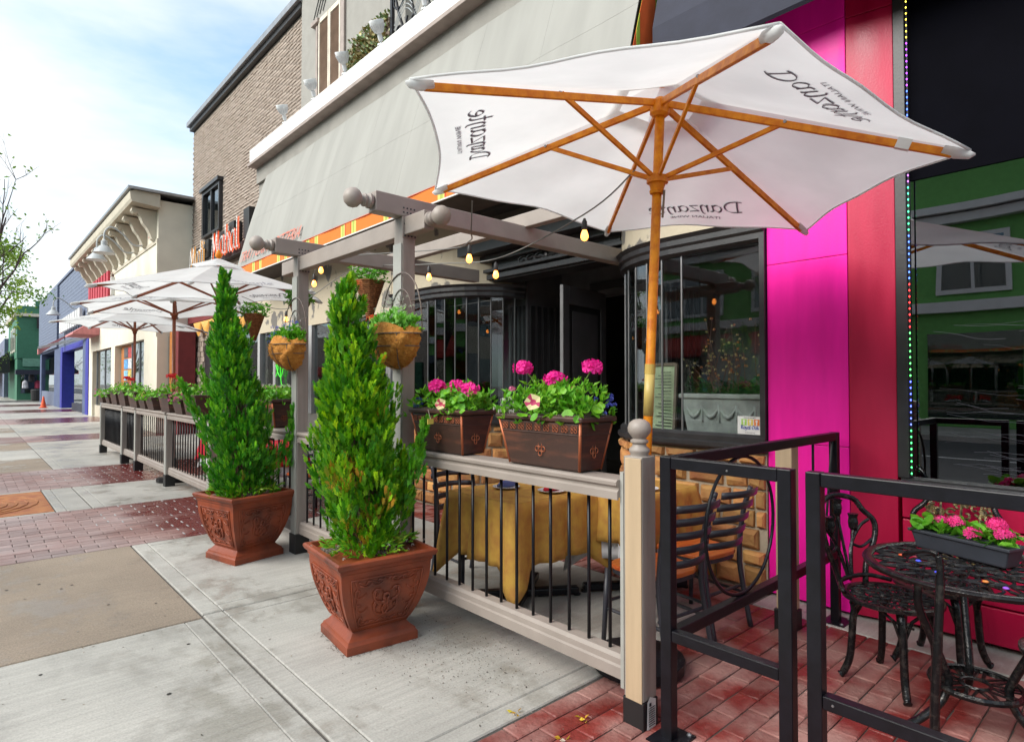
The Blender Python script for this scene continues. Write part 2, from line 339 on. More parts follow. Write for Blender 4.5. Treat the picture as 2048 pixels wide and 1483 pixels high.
def inst(name, me, parent, loc, rz=0, sc=None, rot=None):
    o = bpy.data.objects.new(name, me); COL.objects.link(o); o.parent = parent
    off = WL.get(parent.name, Vector((0,0,0))) if parent else Vector((0,0,0))
    o.location = Vector(loc)-off; o.rotation_euler = rot or (0,0,rz)
    if sc: o.scale = sc
    return o
def copy_tree(o, parent=None):
    c = o.copy(); COL.objects.link(c); c.parent = parent
    for ch in o.children: copy_tree(ch, c)
    return c
U = random.uniform
def jit(c, a=.15):
    k = 1+U(-a, a); return (c[0]*k*(1+U(-a,a)*.4), c[1]*k, c[2]*k*(1+U(-a,a)*.4))
def catmull(pts, n=6, closed=False):
    P = [Vector(p) for p in pts]; out = []; m = len(P)
    for i in range(m if closed else m-1):
        g = lambda k: P[k % m] if closed else P[max(0, min(m-1, k))]
        a, b, c, d = g(i-1), g(i), g(i+1), g(i+2)
        for k in range(n):
            t = k/n; out.append(.5*((2*b)+(c-a)*t+(2*a-5*b+4*c-d)*t*t+(3*b-a-3*c+d)*t**3))
    if not closed: out.append(P[-1])
    return out
# ------------------------------------------------------------------ lettering
GL = {  # broad-nib script: strokes in x-height units, advance
 'D': ([[(.2,0),(.22,.7),(.2,1.5)], [(-.15,1.38),(.25,1.5),(.8,1.4),(1.12,1),(1.1,.45),(.75,.08),(.3,0),(-.1,.06)]], 1.35),
 'a': ([[(.72,.82),(.45,1),(.14,.75),(.1,.3),(.35,0),(.7,.3)], [(.76,1),(.72,.5),(.74,.12),(.95,.04)]], 1.0),
 'n': ([[(.05,.92),(.16,.95),(.17,.4),(.17,0)], [(.17,.6),(.42,.98),(.66,.85),(.68,.3),(.6,-.25),(.45,-.32)]], .85),
 'z': ([[(.05,.95),(.7,.93)], [(.7,.93),(.06,.05)], [(.06,.05),(.5,.04),(.8,.0)]], .85),
 't': ([[(.35,1.55),(.32,.8),(.3,.2),(.5,0),(.65,.08)], [(.0,1.0),(.6,1.02)]], .66),
 'e': ([[(.12,.48),(.5,.5),(.74,.68),(.6,.96),(.3,.9),(.08,.5),(.28,.06),(.6,.02),(.85,.22)]], .9),
 'M': ([[(0,0),(.12,.6),(.22,1.45)], [(.22,1.45),(.5,.35)], [(.5,.35),(.95,1.45)], [(.95,1.45),(.98,.6),(1.1,0)]], 1.3),
 'o': ([[(.4,1),(.12,.7),(.14,.2),(.42,0),(.7,.3),(.68,.8),(.4,1)]], .85),
 'i': ([[(.15,.95),(.13,.4),(.18,.05),(.35,.05)], [(.16,1.3),(.2,1.4)]], .45),
 'h': ([[(.12,1.55),(.13,.8),(.12,0)], [(.13,.6),(.4,1),(.64,.8),(.64,.3),(.72,0)]], .85),
 'l': ([[(.15,1.6),(.14,.8),(.16,.12),(.38,.04)]], .45),
 'p': ([[(.1,1),(.14,.4),(.1,-.5)], [(.14,.75),(.45,1),(.72,.7),(.66,.2),(.4,0),(.14,.2)]], .85),
 'R': ([[(.15,1.5),(.15,0)], [(0,1.4),(.6,1.5),(.85,1.1),(.55,.78),(.2,.74)], [(.45,.76),(.7,.3),(1,0)]], 1.1),
 'y': ([[(.05,1),(.2,.3),(.4,.15)], [(.72,1),(.45,.1),(.2,-.5),(0,-.45)]], .85),
 'O': ([[(.6,1.5),(.15,1.1),(.15,.4),(.55,0),(1,.4),(1.05,1.1),(.6,1.5)]], 1.25),
 'k': ([[(.12,1.55),(.12,0)], [(.65,.98),(.18,.5)], [(.3,.6),(.7,0)]], .8), ' ': ([], .5),
}
def script_text(mb, txt, size, fn, nib=(.055,.05), heavy=1.0, centre=True, n=5):
    w = sum(GL[c][1] for c in txt); x = -w/2 if centre else 0; nv = Vector(nib)*heavy
    for c in txt:
        st, adv = GL[c]
        for s_ in st:
            pts = catmull(s_, n) if len(s_) > 2 else [Vector(p) for p in s_]
            pts = [Vector(p) for p in pts]
            for p, q in zip(pts[:-1], pts[1:]):
                d = q-p
                if d.length < 1e-6: continue
                dn = d.normalized(); pe = Vector((-dn.y, dn.x))
                k = abs(pe.dot(nv.normalized())); hw = pe*(nv.length*(.28+.85*k)); e = dn*.015
                vs = [fn((x+a.x)*size, a.y*size) for a in (p-hw-e, q-hw+e, q+hw+e, p+hw-e)]
                mb.poly(vs)
        x += adv
    return mb
def font_text(mb, txt, size, fn, shear=0, centre=True, sx=1):
    cu = bpy.data.curves.new('t', 'FONT'); cu.body = txt; cu.size = size; cu.shear = shear; cu.resolution_u = 2
    cu.align_x = 'CENTER' if centre else 'LEFT'
    ob = bpy.data.objects.new('t', cu); COL.objects.link(ob); bpy.context.view_layer.update()
    me = bpy.data.meshes.new_from_object(ob.evaluated_get(bpy.context.evaluated_depsgraph_get()))
    mb.add([fn(v.co.x*sx, v.co.y) for v in me.vertices], [tuple(p.vertices) for p in me.polygons])
    bpy.data.objects.remove(ob); bpy.data.curves.remove(cu); bpy.data.meshes.remove(me); return mb
# ------------------------------------------------------------------ the ground
struct(MB().box(-300, 400, -200, 600, -1.2, -.2).build('ground', 'far_ground'))
struct(MB().box(-12, -2.62, -60, 300, -.5, -.14).build('road', 'asphalt'))
rm = MB()
for k in range(40): rm.box(-7.4, -7.28, -40+k*6, -37+k*6, -.139, -.136)
struct(rm.build('lane_marking', 'white_trim'))
struct(MB().box(-16.2, -12, -60, 300, -.5, .0).build('far_pavement', 'concrete'))
struct(MB().box(-2.6, -2.42, -60, 59, -.5, -.004).build('kerb', 'concrete', bev=.02))
pave = struct(MB().box(-2.42, 6.5, -20, 59, -.5, -.012).build('pavement', 'joint'))
MB().box(-2.42, 30, 66, 200, -.5, .0).build('paving_slab', 'concrete', pave)
def slab(x0, x1, y0, y1, m='concrete', border=.0, name='paving_slab', top=0, g1=.007):
    g = .007; x0 += g; x1 -= g1; y0 += g; y1 -= g; b = MB(); t = top+U(-.001, .001)
    c = .006
    def pc(a0, a1, b0, b1):
        b.add([(a0,b0,-.1),(a1,b0,-.1),(a1,b1,-.1),(a0,b1,-.1),(a0,b0,t-c),(a1,b0,t-c),(a1,b1,t-c),(a0,b1,t-c),(a0+c,b0+c,t),(a1-c,b0+c,t),(a1-c,b1-c,t),(a0+c,b1-c,t)],
              [(0,1,5,4),(1,2,6,5),(2,3,7,6),(3,0,4,7),(4,5,9,8),(5,6,10,9),(6,7,11,10),(7,4,8,11),(8,9,10,11)])
    if border:
        w = border; h = .002
        pc(x0, x0+w-h, y0, y1); pc(x0+w+h, x1, y0, y0+w-h); pc(x0+w+h, x1, y1-w+h, y1); pc(x0+w+h, x1, y0+w+h, y1-w-h)
    else: pc(x0, x1, y0, y1)
    o = b.build(name, m, pave); return o
XJ = 1.15
# left column, kerb side
for y0, y1, m, bd in ((-4,-1.4,'concrete',.12),(-1.4,1.2,'concrete',.12),(1.2,4.2,'concrete',0),(4.2,6.5,'concrete_brown',0),(13.1,15.2,'concrete_brown',0),(15.2,17.3,'concrete',.12),(17.3,19.4,'concrete_brown',0)):
    slab(-2.4, XJ-.112 if m == 'concrete' and bd == 0 else XJ, y0, y1, m, bd, g1=.002 if m == 'concrete' and bd == 0 else .007)
    if m == 'concrete' and bd == 0: slab(XJ-.12, XJ, y0, y1)
slab(.8, XJ, 8.75, 10.7, 'concrete', .1); slab(-2.4, -1.0, 8.75, 10.7)
slab(-1.0, .8, 10.6, 10.7); slab(-1.0, .8, 8.75, 8.82)
# right column
for y0, y1 in ((2.0,4.25),(4.25,6.5),(8.75,10.7),(13.1,15.2),(15.2,17.3)):
    slab(XJ, 3.75, y0, y1, 'concrete', .12); slab(3.75, 6.4, y0, y1) if y0 > 8 else None
slab(3.97, 4.6, -4, 1.96)
slab(XJ, 6.4, 17.3, 19.4)
y = 19.4; k = 0
while y < 58:
    d = (2.2, 2.0, 2.3, 2.1, 2.0)[k % 5]; mm = ('brick_band', 'concrete', 'concrete_brown', 'concrete', 'brick_band')[k % 5]
    slab(-2.4, XJ, y, y+d, mm); slab(XJ, 6.4, y, y+d, mm if mm == 'brick_band' else 'concrete'); y += d; k += 1
# brick paving: every brick a piece
def brick_mesh(name, lx, ly, m, h=.06, c=.006, seed=0):
    rr = random.Random(seed); a, b = lx/2-.003, ly/2-.003; j = lambda: rr.uniform(-.0025, .0025)
    q = [(-a,-b),(a,-b),(a,b),(-a,b)]; q = [(x+j(), y+j()) for x, y in q]
    i = [(x-math.copysign(c, x), y-math.copysign(c, y)) for x, y in q]; t = rr.uniform(-.0015, .0015)
    me = bpy.data.meshes.new(name)
    me.from_pydata([(x,y,-h) for x,y in q]+[(x,y,-c*.7) for x,y in q]+[(x,y,t*(1 if k % 2 else -1)) for k,(x,y) in enumerate(i)], [],
        [(0,1,5,4),(1,2,6,5),(2,3,7,6),(3,0,4,7),(4,5,9,8),(5,6,10,9),(6,7,11,10),(7,4,8,11),(8,9,10,11)])
    me.materials.append(MATS[m]); return me
def brick_field(name, x0, x1, y0, y1, lx, ly, m, limit, key, zbase=-.010):
    st = struct(MB().box(x0, x1, y0, y1, -.08, zbase).build(name, 'joint'))
    var = [brick_mesh('brick', lx, ly, m, seed=k) for k in range(4)]; half = [brick_mesh('brick', lx/2, ly, m, seed=9)]
    pos = []; ny = int(round((y1-y0)/ly))
    for r in range(ny):
        yy = y0+(r+.5)*ly; x = x0; first = (r % 2 == 1)
        while x < x1-.01:
            w = lx/2 if first else min(lx, x1-x); first = False
            if w > lx*.4: pos.append((x+w/2, yy, w))
            x += w
    pos.sort(key=key); rest = MB()
    for i, (x, yy, w) in enumerate(pos):
        full = abs(w-lx) < .01
        if i < limit:
            inst('brick', random.choice(var) if full else half[0], st, (x, yy, U(-.003, .002)), rz=U(-.012,.012)+(math.pi if random.random() < .5 else 0), sc=None if full else (w/(lx/2),1,1))
        else: rest.box(x-w/2+.004, x+w/2-.004, yy-ly/2+.004, yy+ly/2-.004, -.05, U(-.003, .002))
    if rest.v: rest.build('brick_remainder', m, st, kind='stuff')
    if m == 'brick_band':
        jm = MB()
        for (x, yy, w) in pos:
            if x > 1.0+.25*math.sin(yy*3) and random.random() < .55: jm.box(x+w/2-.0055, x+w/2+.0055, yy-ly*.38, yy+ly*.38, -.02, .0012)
        jm.build('joint_glint', 'wall_grey', st, kind='stuff')  # pale slivers between brick ends, painted as glints off the wet joints
    return st
dist = lambda a: lambda p: (p[0]-a[0])**2+(p[1]-a[1])**2
brick_field('patio_brick_paving', XJ+.01, 3.97, -1.0, 1.99, .235, .1068, 'brick_paver', 300, dist((2.7,1.5)))
brick_field('inner_brick_paving', 3.76, 6.3, 2.0, 6.5, .235, .107, 'brick_paver', 120, dist((3.9,3.0)))
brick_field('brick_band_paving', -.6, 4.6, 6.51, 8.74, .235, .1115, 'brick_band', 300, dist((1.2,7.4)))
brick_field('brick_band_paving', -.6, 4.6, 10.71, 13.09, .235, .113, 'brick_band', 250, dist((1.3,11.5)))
slab(-2.4, -.6, 6.5, 8.75, 'brick_band'); slab(-2.4, -.6, 10.7, 13.1, 'brick_band')
# rusty tree grate in the pavement
gr = thing('tree_grate', 'rusty orange square metal grate set into the pavement', 'grate', (-.1, 9.7, 0))
MB().box(-.99, .79, 8.83, 10.59, -.03, -.001).build('plate', 'rust', gr)
sl = MB()
for k in range(1, 9):
    a = k*.1; pts = [(-.1+a*math.cos(t*.2618), 9.7+a*math.sin(t*.2618), .0) for t in range(24)]
    sl.tube(pts, .009, 4, closed=True)
sl.build('raised_ring', 'rust', gr)
# ------------------------------------------------------------------ the restaurant: shell, windows, entrance
WX = 4.24
rest = thing('restaurant_building', 'grey stucco trattoria building with curved shopfront windows and a recessed dark entrance', 'building', (WX, 6, 0))
ARC = .95
def arc(cx, cy, a0, a1, n): return [(cx-ARC*math.cos(R_(a0+(a1-a0)*k/n)), cy-ARC*math.sin(R_(a0+(a1-a0)*k/n))) for k in range(n+1)]
# paths run towards +Y so that the street is on their left side in sweep()
right_path = [(WX,1.965),(WX,2.3),(WX,2.62)] + [(x, y) for x, y in arc(WX+ARC, 2.75, 0, -80, 9)]
left_path = list(reversed(arc(WX+ARC, 6.25, 0, 80, 9))) + [(WX,6.6),(WX,7.05)]
def sweepS(path, prof, name, m, parent, **k): return MB().sweep(path, [(-o, z) for o, z in prof]).build(name, m, parent, **k)
for path in (right_path, left_path):
    sweepS(path, [(.045,1.0),(.06,1.02),(.06,1.05),(.035,1.06),(.035,1.10),(.015,1.12),(-.05,1.12),(-.05,1.0)], 'window_sill', 'black_paint', rest)
    sweepS(path, [(.0,2.52),(.03,2.54),(.03,2.58),(.05,2.60),(.05,2.64),(.08,2.67),(-.06,2.67),(-.06,2.52)], 'window_head', 'black_paint', rest)
    MB().sweep(path, [(-.02,2.672),(.14,2.672),(.14,3.5),(-.02,3.5)]).build('plaster_band', 'plaster_old', rest)
    sweepS(path, [(.0,0),(.0,.99),(-.12,.99),(-.12,0)], 'stone_backing', 'mortar_light', rest)
    # stones of the plinth, one by one
    L = [0]; P = [Vector(p) for p in path]
    for a, b in zip(P[:-1], P[1:]): L.append(L[-1]+(b-a).length)
    def at(s):
        for i in range(len(L)-1):
            if s <= L[i+1] or i == len(L)-2:
                t = (s-L[i])/(L[i+1]-L[i]); d = (P[i+1]-P[i]).normalized(); return P[i].lerp(P[i+1], t), d
    z = .02
    while z < .95:
        h = min(U(.11, .19), .985-z)
        if h < .07: h = .985-z
        s = -U(0, .15)
        while s < L[-1]-.05:
            w = U(.16, .34); s0 = max(s, 0); s1 = min(s+w, L[-1])
            if s1-s0 > .05:
                (p, d) = at((s0+s1)/2); nn = Vector((-d.y, d.x)); pr_ = U(.02, .055); hw = (s1-s0)/2-.008; hh = h/2-.008
                b = MB(); ring = []
                for (du, dv, dn) in ((-1,-1,-.02),(1,-1,-.02),(1,1,-.02),(-1,1,-.02)): ring.append((du*hw, dv*hh, dn))
                for (du, dv) in ((-1,-1),(1,-1),(1,1),(-1,1)): ring.append((du*hw*U(.86,.98), dv*hh*U(.8,.97), pr_*U(.45,.75)))
                for (du, dv) in ((-1,-1),(1,-1),(1,1),(-1,1)): ring.append((du*hw*U(.5,.75), dv*hh*U(.4,.75), pr_*U(.85,1.1)))
                vs_ = [(p.x+d.x*a+nn.x*c, p.y+d.y*a+nn.y*c, z+h/2+bb) for a, bb, c in ring]
                b.add(vs_, [(0,1,5,4),(1,2,6,5),(2,3,7,6),(3,0,4,7),(4,5,9,8),(5,6,10,9),(6,7,11,10),(7,4,8,11),(8,9,10,11)])
                cen = Vector((p.x, p.y, z+h/2))
                o = bpy.data.objects.new('stone', b.mesh('stone', cen, 'stone_warm')); COL.objects.link(o); o.parent = rest; o.location = cen-WL[rest.name]
            s += w
        z += h
def panes(path_pts, z0, z1, parent, name='window_pane', m='glass', t=.008, joint=True):
    for a, b in zip(path_pts[:-1], path_pts[1:]):
        a = Vector(a); b = Vector(b); d = (b-a).normalized(); n = Vector((-d.y, d.x))*-.0; a2 = a+d*.004; b2 = b-d*.004
        nn = Vector((d.y, -d.x))
        q = [a2, b2, b2+nn*t, a2+nn*t]
        o = MB().prism([(v.x, v.y) for v in q], 'Z', z0, z1).build(name, m, parent)
        if joint: MB().beam((b.x, b.y, z0), (b.x, b.y, z1), .012, .012, (1,0,0)).build('pane_joint', 'steel_dull', parent)
panes([(WX+.02,2.0),(WX+.02,2.66)] + [(x+.02, y) for x, y in arc(WX+ARC, 2.75, -6, -80, 7)], 1.11, 2.54, rest)
panes([(x+.02, y) for x, y in reversed(arc(WX+ARC, 6.25, 0, 80, 9))] + [(WX+.02, 6.6),(WX+.02,7.05)], 1.11, 2.54, rest)
MB().box(WX-.03, WX+.05, 1.962, 2.0, 1.0, 2.67).build('window_jamb', 'black_paint', rest)
# entrance recess
en = MB(); en.box(5.72, 5.85, 2.6, 3.72, 0, 3.0); en.box(5.72, 5.85, 4.72, 6.6, 0, 3.0); en.box(5.72, 5.85, 3.72, 4.72, 2.55, 3.0)
en.build('entrance_wall', 'charcoal_door', rest)
cs = MB()
for y0 in (3.60, 4.74): cs.box(5.68, 5.718, y0, y0+.10, 0, 2.62)
cs.box(5.68, 5.718, 3.60, 4.84, 2.622, 2.72)
cs.build('door_casing', 'black_paint', rest, bev=.006)
for (x, y, w) in ((5.10, 5.34, .34), (5.12, 3.36, .30)):
    pl = MB(); pl.box(x, x+.62, y, y+w, 0, 3.0); o = pl.build('entrance_pilaster', 'charcoal_door', rest, bev=.008)
    g = MB()
    for k in range(4): g.box(x-.014, x-.001, y+.03+k*.075, y+.07+k*.075, .3, 2.45)
    for k in range(5): g.box(x+.05+k*.11, x+.12+k*.11, y-.014, y-.001, .3, 2.45)
    g.build('flute', 'black_paint', rest, bev=.004)
MB().box(4.35, 5.9, 2.8, 6.2, 3.001, 3.2).build('recess_ceiling', 'black_paint', rest)
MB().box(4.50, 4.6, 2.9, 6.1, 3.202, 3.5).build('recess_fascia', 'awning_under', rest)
MB().box(4.5, 6.3, 3.0, 6.1, -.01, .10).build('door_step', 'concrete', rest, bev=.01)
ent = MB(); ent.box(4.62, 4.9, 3.55, 5.45, 2.70, 3.0)
for k, (d, z0, z1) in enumerate(((.04,2.72,2.78),(.07,2.80,2.84),(.10,2.92,2.995))): ent.box(4.62-d, 4.619, 3.50-d, 5.5+d, z0, z1)
ent.build('entrance_entablature', 'black_paint', rest, bev=.006)
orn = MB()
for s in (-1, 1):
    for k in range(3):
        c = (4.585, 4.5+s*(.09+k*.13), 2.865); pts = [(4.585-.01, c[1]+s*(.012+.006*t)*math.cos(t*.55)*1.0, 2.862+(.010+.0028*t)*math.sin(t*.55)) for t in range(16)]
        orn.tube(pts, [.010]*16, 5)
    orn.tube([(4.58,4.5+s*.02,2.85),(4.575,4.5+s*.2,2.88),(4.58,4.5+s*.42,2.845)], [.016,.012,.004], 6)
orn.lathe([(.001,0),(.035,.01),(.03,.03),(.001,.04)], (4.59,4.5,2.86), 8, '-X')
orn.build('scroll_ornament', 'black_paint', rest)
# open door leaf
dr = thing('entrance_door', 'tall dark wooden entrance door standing open', 'door', (5.65, 4.56, .1))
dd = Vector((.93, .15)).normalized(); nn = Vector((-dd.y, dd.x)); p0 = Vector((4.76, 4.42))
def dbox(b, u0, u1, n0, n1, z0, z1):
    q = [p0+dd*u0+nn*n0, p0+dd*u1+nn*n0, p0+dd*u1+nn*n1, p0+dd*u0+nn*n1]; b.prism([(v.x, v.y) for v in q], 'Z', z0, z1)
b = MB(); dbox(b, 0, .12, 0, .045, .12, 2.56); dbox(b, .80, .92, 0, .045, .12, 2.56); dbox(b, .121, .799, 0, .045, 2.36, 2.56); dbox(b, .121, .799, 0, .045, .12, .42)
b.build('door_frame', 'charcoal_door', dr, bev=.004)
b = MB(); dbox(b, .121, .799, .012, .032, .421, 2.359); b.build('door_panel', 'black_paint', dr)
b = MB(); dbox(b, .19, .73, .004, .0118, .49, 1.2); dbox(b, .19, .73, .004, .0118, 1.28, 2.29); b.build('raised_panel', 'charcoal_door', dr, bev=.004)
b = MB(); dbox(b, -.004, -.0005, .004, .041, .12, 2.56); b.build('door_edge', mat('edge_grey', (.17,.17,.175), .5).name, dr)
b = MB()
dbox(b, .135, .15, -.018, -.002, .9, 1.3)
b.build('door_handle', 'steel_dull', dr)
# rooms behind the glass
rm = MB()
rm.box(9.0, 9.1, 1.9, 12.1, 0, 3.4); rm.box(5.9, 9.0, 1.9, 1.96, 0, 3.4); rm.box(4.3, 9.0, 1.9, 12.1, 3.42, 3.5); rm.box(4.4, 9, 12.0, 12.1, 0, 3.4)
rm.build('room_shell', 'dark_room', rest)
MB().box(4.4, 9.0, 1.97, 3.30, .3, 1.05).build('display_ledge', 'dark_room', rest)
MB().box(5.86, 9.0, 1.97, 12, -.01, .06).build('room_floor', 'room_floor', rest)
# far part of the front beyond the curved window: plinth, grey mullions, panes
MB().box(WX, WX+.2, 7.06, 12.1, 0, 1.0).build('stall_riser', 'stucco_dark', rest)
MB().box(WX-.02, WX+.1, 7.06, 12.1, 2.45, 3.5).build('plaster_wall', 'plaster_old', rest)
for y in (7.06, 8.3, 9.55, 10.25, 11.1, 11.9): MB().box(WX-.03, WX+.08, y, y+.12, 1.0, 2.449).build('mullion', 'wall_grey', rest)
for a, b_ in ((7.19,8.29),(8.43,9.54),(9.68,10.24),(10.38,11.09),(11.23,11.89)): MB().box(WX+.02, WX+.028, a, b_, 1.001, 2.448).build('window_pane', 'glass', rest)
# wall above, stucco strip, white band, upper storey
MB().box(WX, WX+.3, 1.96, 12.1, 3.502, 5.70).build('stucco_wall', 'stucco_dark', rest)
MB().box(WX-.05, WX+.001, 1.96, 12.1, 5.40, 5.699).build('stucco_strip', 'stucco_dark', rest)
MB().box(4.06, 5.3, 1.96, 12.12, 5.76, 6.04).build('white_band', 'white_trim', rest, bev=.01)
MB().box(4.02, 4.2, 1.96, 12.12, 5.702, 5.758).build('band_moulding', 'trim_taupe', rest, bev=.006)
MB().box(5.08, 5.3, 1.96, 12.1, 6.042, 10.2).build('upper_wall', 'stucco', rest)
MB().box(4.95, 5.079, 7.9, 8.6, 6.042, 10.2).build('wall_pilaster', 'stucco', rest)
for (y0, y1, zt) in ((10.28, 11.22, 8.62),):
    MB().box(5.03, 5.079, y0-.16, y0-.02, 6.05, zt+.3).build('window_surround', 'trim_taupe', rest, bev=.01)
    MB().box(5.03, 5.079, y1+.02, y1+.10, 6.05, zt-.1).build('window_surround', 'trim_taupe', rest, bev=.01)
    MB().box(5.0, 5.079, y0-.2, y0+.02, zt+.301, zt+.4).build('surround_cap', 'trim_taupe', rest, bev=.01)
    MB().box(5.0, 5.079, y1-.04, y1+.26, zt-.06, zt+.03).build('surround_cap', 'trim_taupe', rest, bev=.01)
    for k in range(2):
        a = y0+k*(y1-y0)/2; c = y0+(k+1)*(y1-y0)/2
        sh = MB()
        for (p, q, r, s) in ((a,a+.06,6.05,zt),(c-.06,c,6.05,zt),(a+.061,c-.061,6.05,6.14),(a+.061,c-.061,zt-.09,zt),(a+.061,c-.061,7.03,7.13)): sh.box(5.04, 5.075, p+.006, q-.006 if q < c else q-.006, r, s)
        so = sh.build('shutter', 'shutter_cream', rest, bev=.004)
        for zz in [6.16+i*.041 for i in range(21)]+[7.15+i*.041 for i in range(33)]:
            if zz < zt-.12: MB().beam((5.056,a+.07,zz),(5.056,c-.07,zz), .045, .008, (.6,0,.8)).build('slat', 'louver', so)
cr = MB()
for k in range(4): cr.tube([(5.07, 11.1-k*.14, 9.3), (5.07, 11.5-k*.14, 8.75)], .008, 4)
for k in range(2): cr.tube([(5.065, 11.5-k*.3, 9.25), (5.065, 11.05-k*.2, 8.95)], .008, 4)
cr.build('crack_trim', 'ink', rest)
# ledge things: floodlights, boxwood panel, wrought-iron panel
def flood(y, i, lab):
    f = lthing('floodlight', lab, 'floodlight', (4.1, y, 6.04), U(-.2,.2), 'white floodlights along the ledge')
    MB().lathe([(.05,0),(.05,.02),(.012,.025),(.012,.07)], (0,0,0), 12).build('mount', 'flood_white', f, smooth=False)
    M = Matrix.Rotation(R_(-24), 4, 'Y') @ Matrix.Rotation(R_(14), 4, 'X')
    b = MB().lathe([(.03,0),(.034,.05),(.03,.09),(.05,.10),(.095,.20),(.102,.24),(.098,.25)], (0,0,0), 16); b.v = [tuple(M @ Vector(v)+Vector((0,0,.07))) for v in b.v]
    smooth_angle(b.build('lamp_head', 'flood_white', f))
    g = MB()
    for k in range(16):
        a = k*math.pi/8; g.beam(M @ Vector((.056*math.cos(a),.056*math.sin(a),.105))+Vector((0,0,.07)), M @ Vector((.1*math.cos(a),.1*math.sin(a),.2))+Vector((0,0,.07)), .008, .008)
    g.build('cooling_fin', 'flood_white', f)
for i, (y, l) in enumerate(((10.45,'at the far end of the white ledge, leftmost'),(9.26,'below the louvred shutters, second from the far end'),(8.19,'at the far edge of the boxwood panel'),(7.15,'between boxwood panel and iron scrolls'),(6.1,'in front of the wrought iron scrolls'))):
    flood(y, i, 'white floodlight '+l)
ivp = thing('hedge_panel', 'artificial boxwood hedge panel on the ledge beside the iron scrollwork', 'hedge', (4.3, 7.9, 6.04))
iv = MB()
for k in range(1500):
    y = U(7.3, 8.5); z = 6.04+U(0, .62)*(1 if y < 8.3 else .8); p = Vector((4.3+U(-.06,.05), y, z)); d = Vector((U(-1,.1),U(-1,1),U(-.4,1))).normalized(); s = d.cross(Vector((U(-1,1),U(-1,1),U(-1,1)))).normalized()*.022; c = random.choice([(1,.8,.6),(.5,.8,.5),(1.6,1.9,2.4),(.8,.6,.4)])
    iv.poly([p-s*.2, p+d*.03+s, p+d*.065, p+d*.03-s], jit(c,.3))
iv.build('foliage', 'ivy', ivp, kind='stuff')
MB().box(4.31, 4.33, 7.3, 8.5, 6.042, 6.6).build('panel_back', 'ridge_wood', ivp)
irp = thing('iron_balustrade', 'black wrought iron scroll panel on the ledge above the awning', 'railing', (4.32, 6.2, 6.04))
fr = MB()
fr.box(4.30,4.335,4.6,7.24,6.07,6.10); fr.box(4.30,4.335,4.6,7.24,6.92,6.96); fr.box(4.295,4.34,7.20,7.25,6.042,6.96); fr.box(4.295,4.34,5.9,5.94,6.042,6.96)
fr.build('frame', 'black_metal', irp)
for k in range(8):
    cy = 7.02-k*.32; s = 1 if k % 2 else -1; b = MB()
    for z0, sg in ((6.3, 1), (6.72, -1)):
        pts = [(4.315, cy+sg*s*(.02+.011*t)*math.cos(t*.5), z0+(.02+.010*t)*math.sin(t*.5)) for t in range(15)]; b.tube(pts, .016, 5)
    b.tube([(4.315,cy-.15,6.15),(4.30,cy,6.5),(4.315,cy+.15,6.9)], .02, 5)
    b.build('scroll', 'black_metal', irp)
lf = MB()
for k in range(4):
    cy = 6.85-k*.5
    for j in range(3): lf.tube([(4.27,cy-.2+t*.05,6.35+j*.06+.13*math.sin(t*.45)) for t in range(10)], .006, 4)
lf.build('pale_leaf_line', 'lamp_grey', irp)
# ------------------------------------------------------------------ awnings
aw = thing('grey_awning', 'long grey canvas awning with orange striped valance over the trattoria front', 'awning', (3.9, 7, 3.4))
YA, YB = 2.80, 11.52
def awp(s, t):   # s along Y, t down
    y = YA+(YB-YA)*s; bow = .02*math.sin(t*math.pi)
    return (4.172+(3.64-4.172)*t-bow+.006*math.sin(s*40), y, 5.42+(3.57-5.42)*t)
a = MB().grid(awp, 40, 8); a.grid(lambda s, t: tuple(Vector(awp(s, t))+Vector((.012,0,-.004))), 40, 8)
o = MB().grid(awp, 40, 8).build('canvas', 'awning', aw, smooth=True)
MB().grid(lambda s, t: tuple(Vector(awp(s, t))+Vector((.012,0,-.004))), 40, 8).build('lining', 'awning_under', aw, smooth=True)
sm = MB()
sm.tube([tuple(Vector(awp(s/40, .5))+Vector((.0015,0,0))) for s in range(41)], .003, 4)
sm.build('seam', 'awning', aw)
for k in range(1, 8):
    MB().tube([tuple(Vector(awp(k/8, t/12))+Vector((.0012,0,0))) for t in range(13)], .0028, 4).build('seam', 'awning', aw)
va = MB().grid(lambda s, t: (3.634+.005*math.sin(s*60), YA+(YB-YA)*s, 3.565-.165*t), 60, 2); va.build('valance', 'valance', aw)
MB().box(3.627, 3.645, YA, YB, 3.388, 3.402).build('hem', 'white_trim', aw)
MB().tube([(3.628,YA,3.567),(3.628,YB,3.567)], .006, 5).build('piping', 'red_letter', aw)
for y, m in ((YA, 'stripe_green'), (YB, 'awning')):
    MB().prism([(4.19,5.40),(3.65,3.56),(3.65,3.41),(4.19,3.41)], 'Y', y-.006, y+.006).build('side_panel', m, aw)
MB().prism([(4.10,5.1),(3.80,4.12),(3.80,3.5),(4.10,3.5)], 'Y', YA-.012, YA-.008).build('side_stripe', 'stripe_orange', aw)
MB().prism([(3.88,4.4),(3.84,4.26),(3.84,3.5),(3.88,3.5)], 'Y', YA-.018, YA-.014).build('side_stripe', 'stripe_green', aw)
fr = MB()
for k in range(6): fr.beam((4.2,YA+.2+k*1.65,3.45),(3.68,YA+.2+k*1.65,3.45), .03, .03)
fr.beam((3.70,YA,3.45),(3.70,YB,3.45), .03, .03); fr.beam((3.95,YA,3.46),(3.95,YB,3.46), .025, .025)
fr.build('frame_bar', 'black_metal', aw)
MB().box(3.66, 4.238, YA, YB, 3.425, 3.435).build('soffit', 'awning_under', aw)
tx = MB(); nrm = Vector((-.95,0,.30)).normalized()
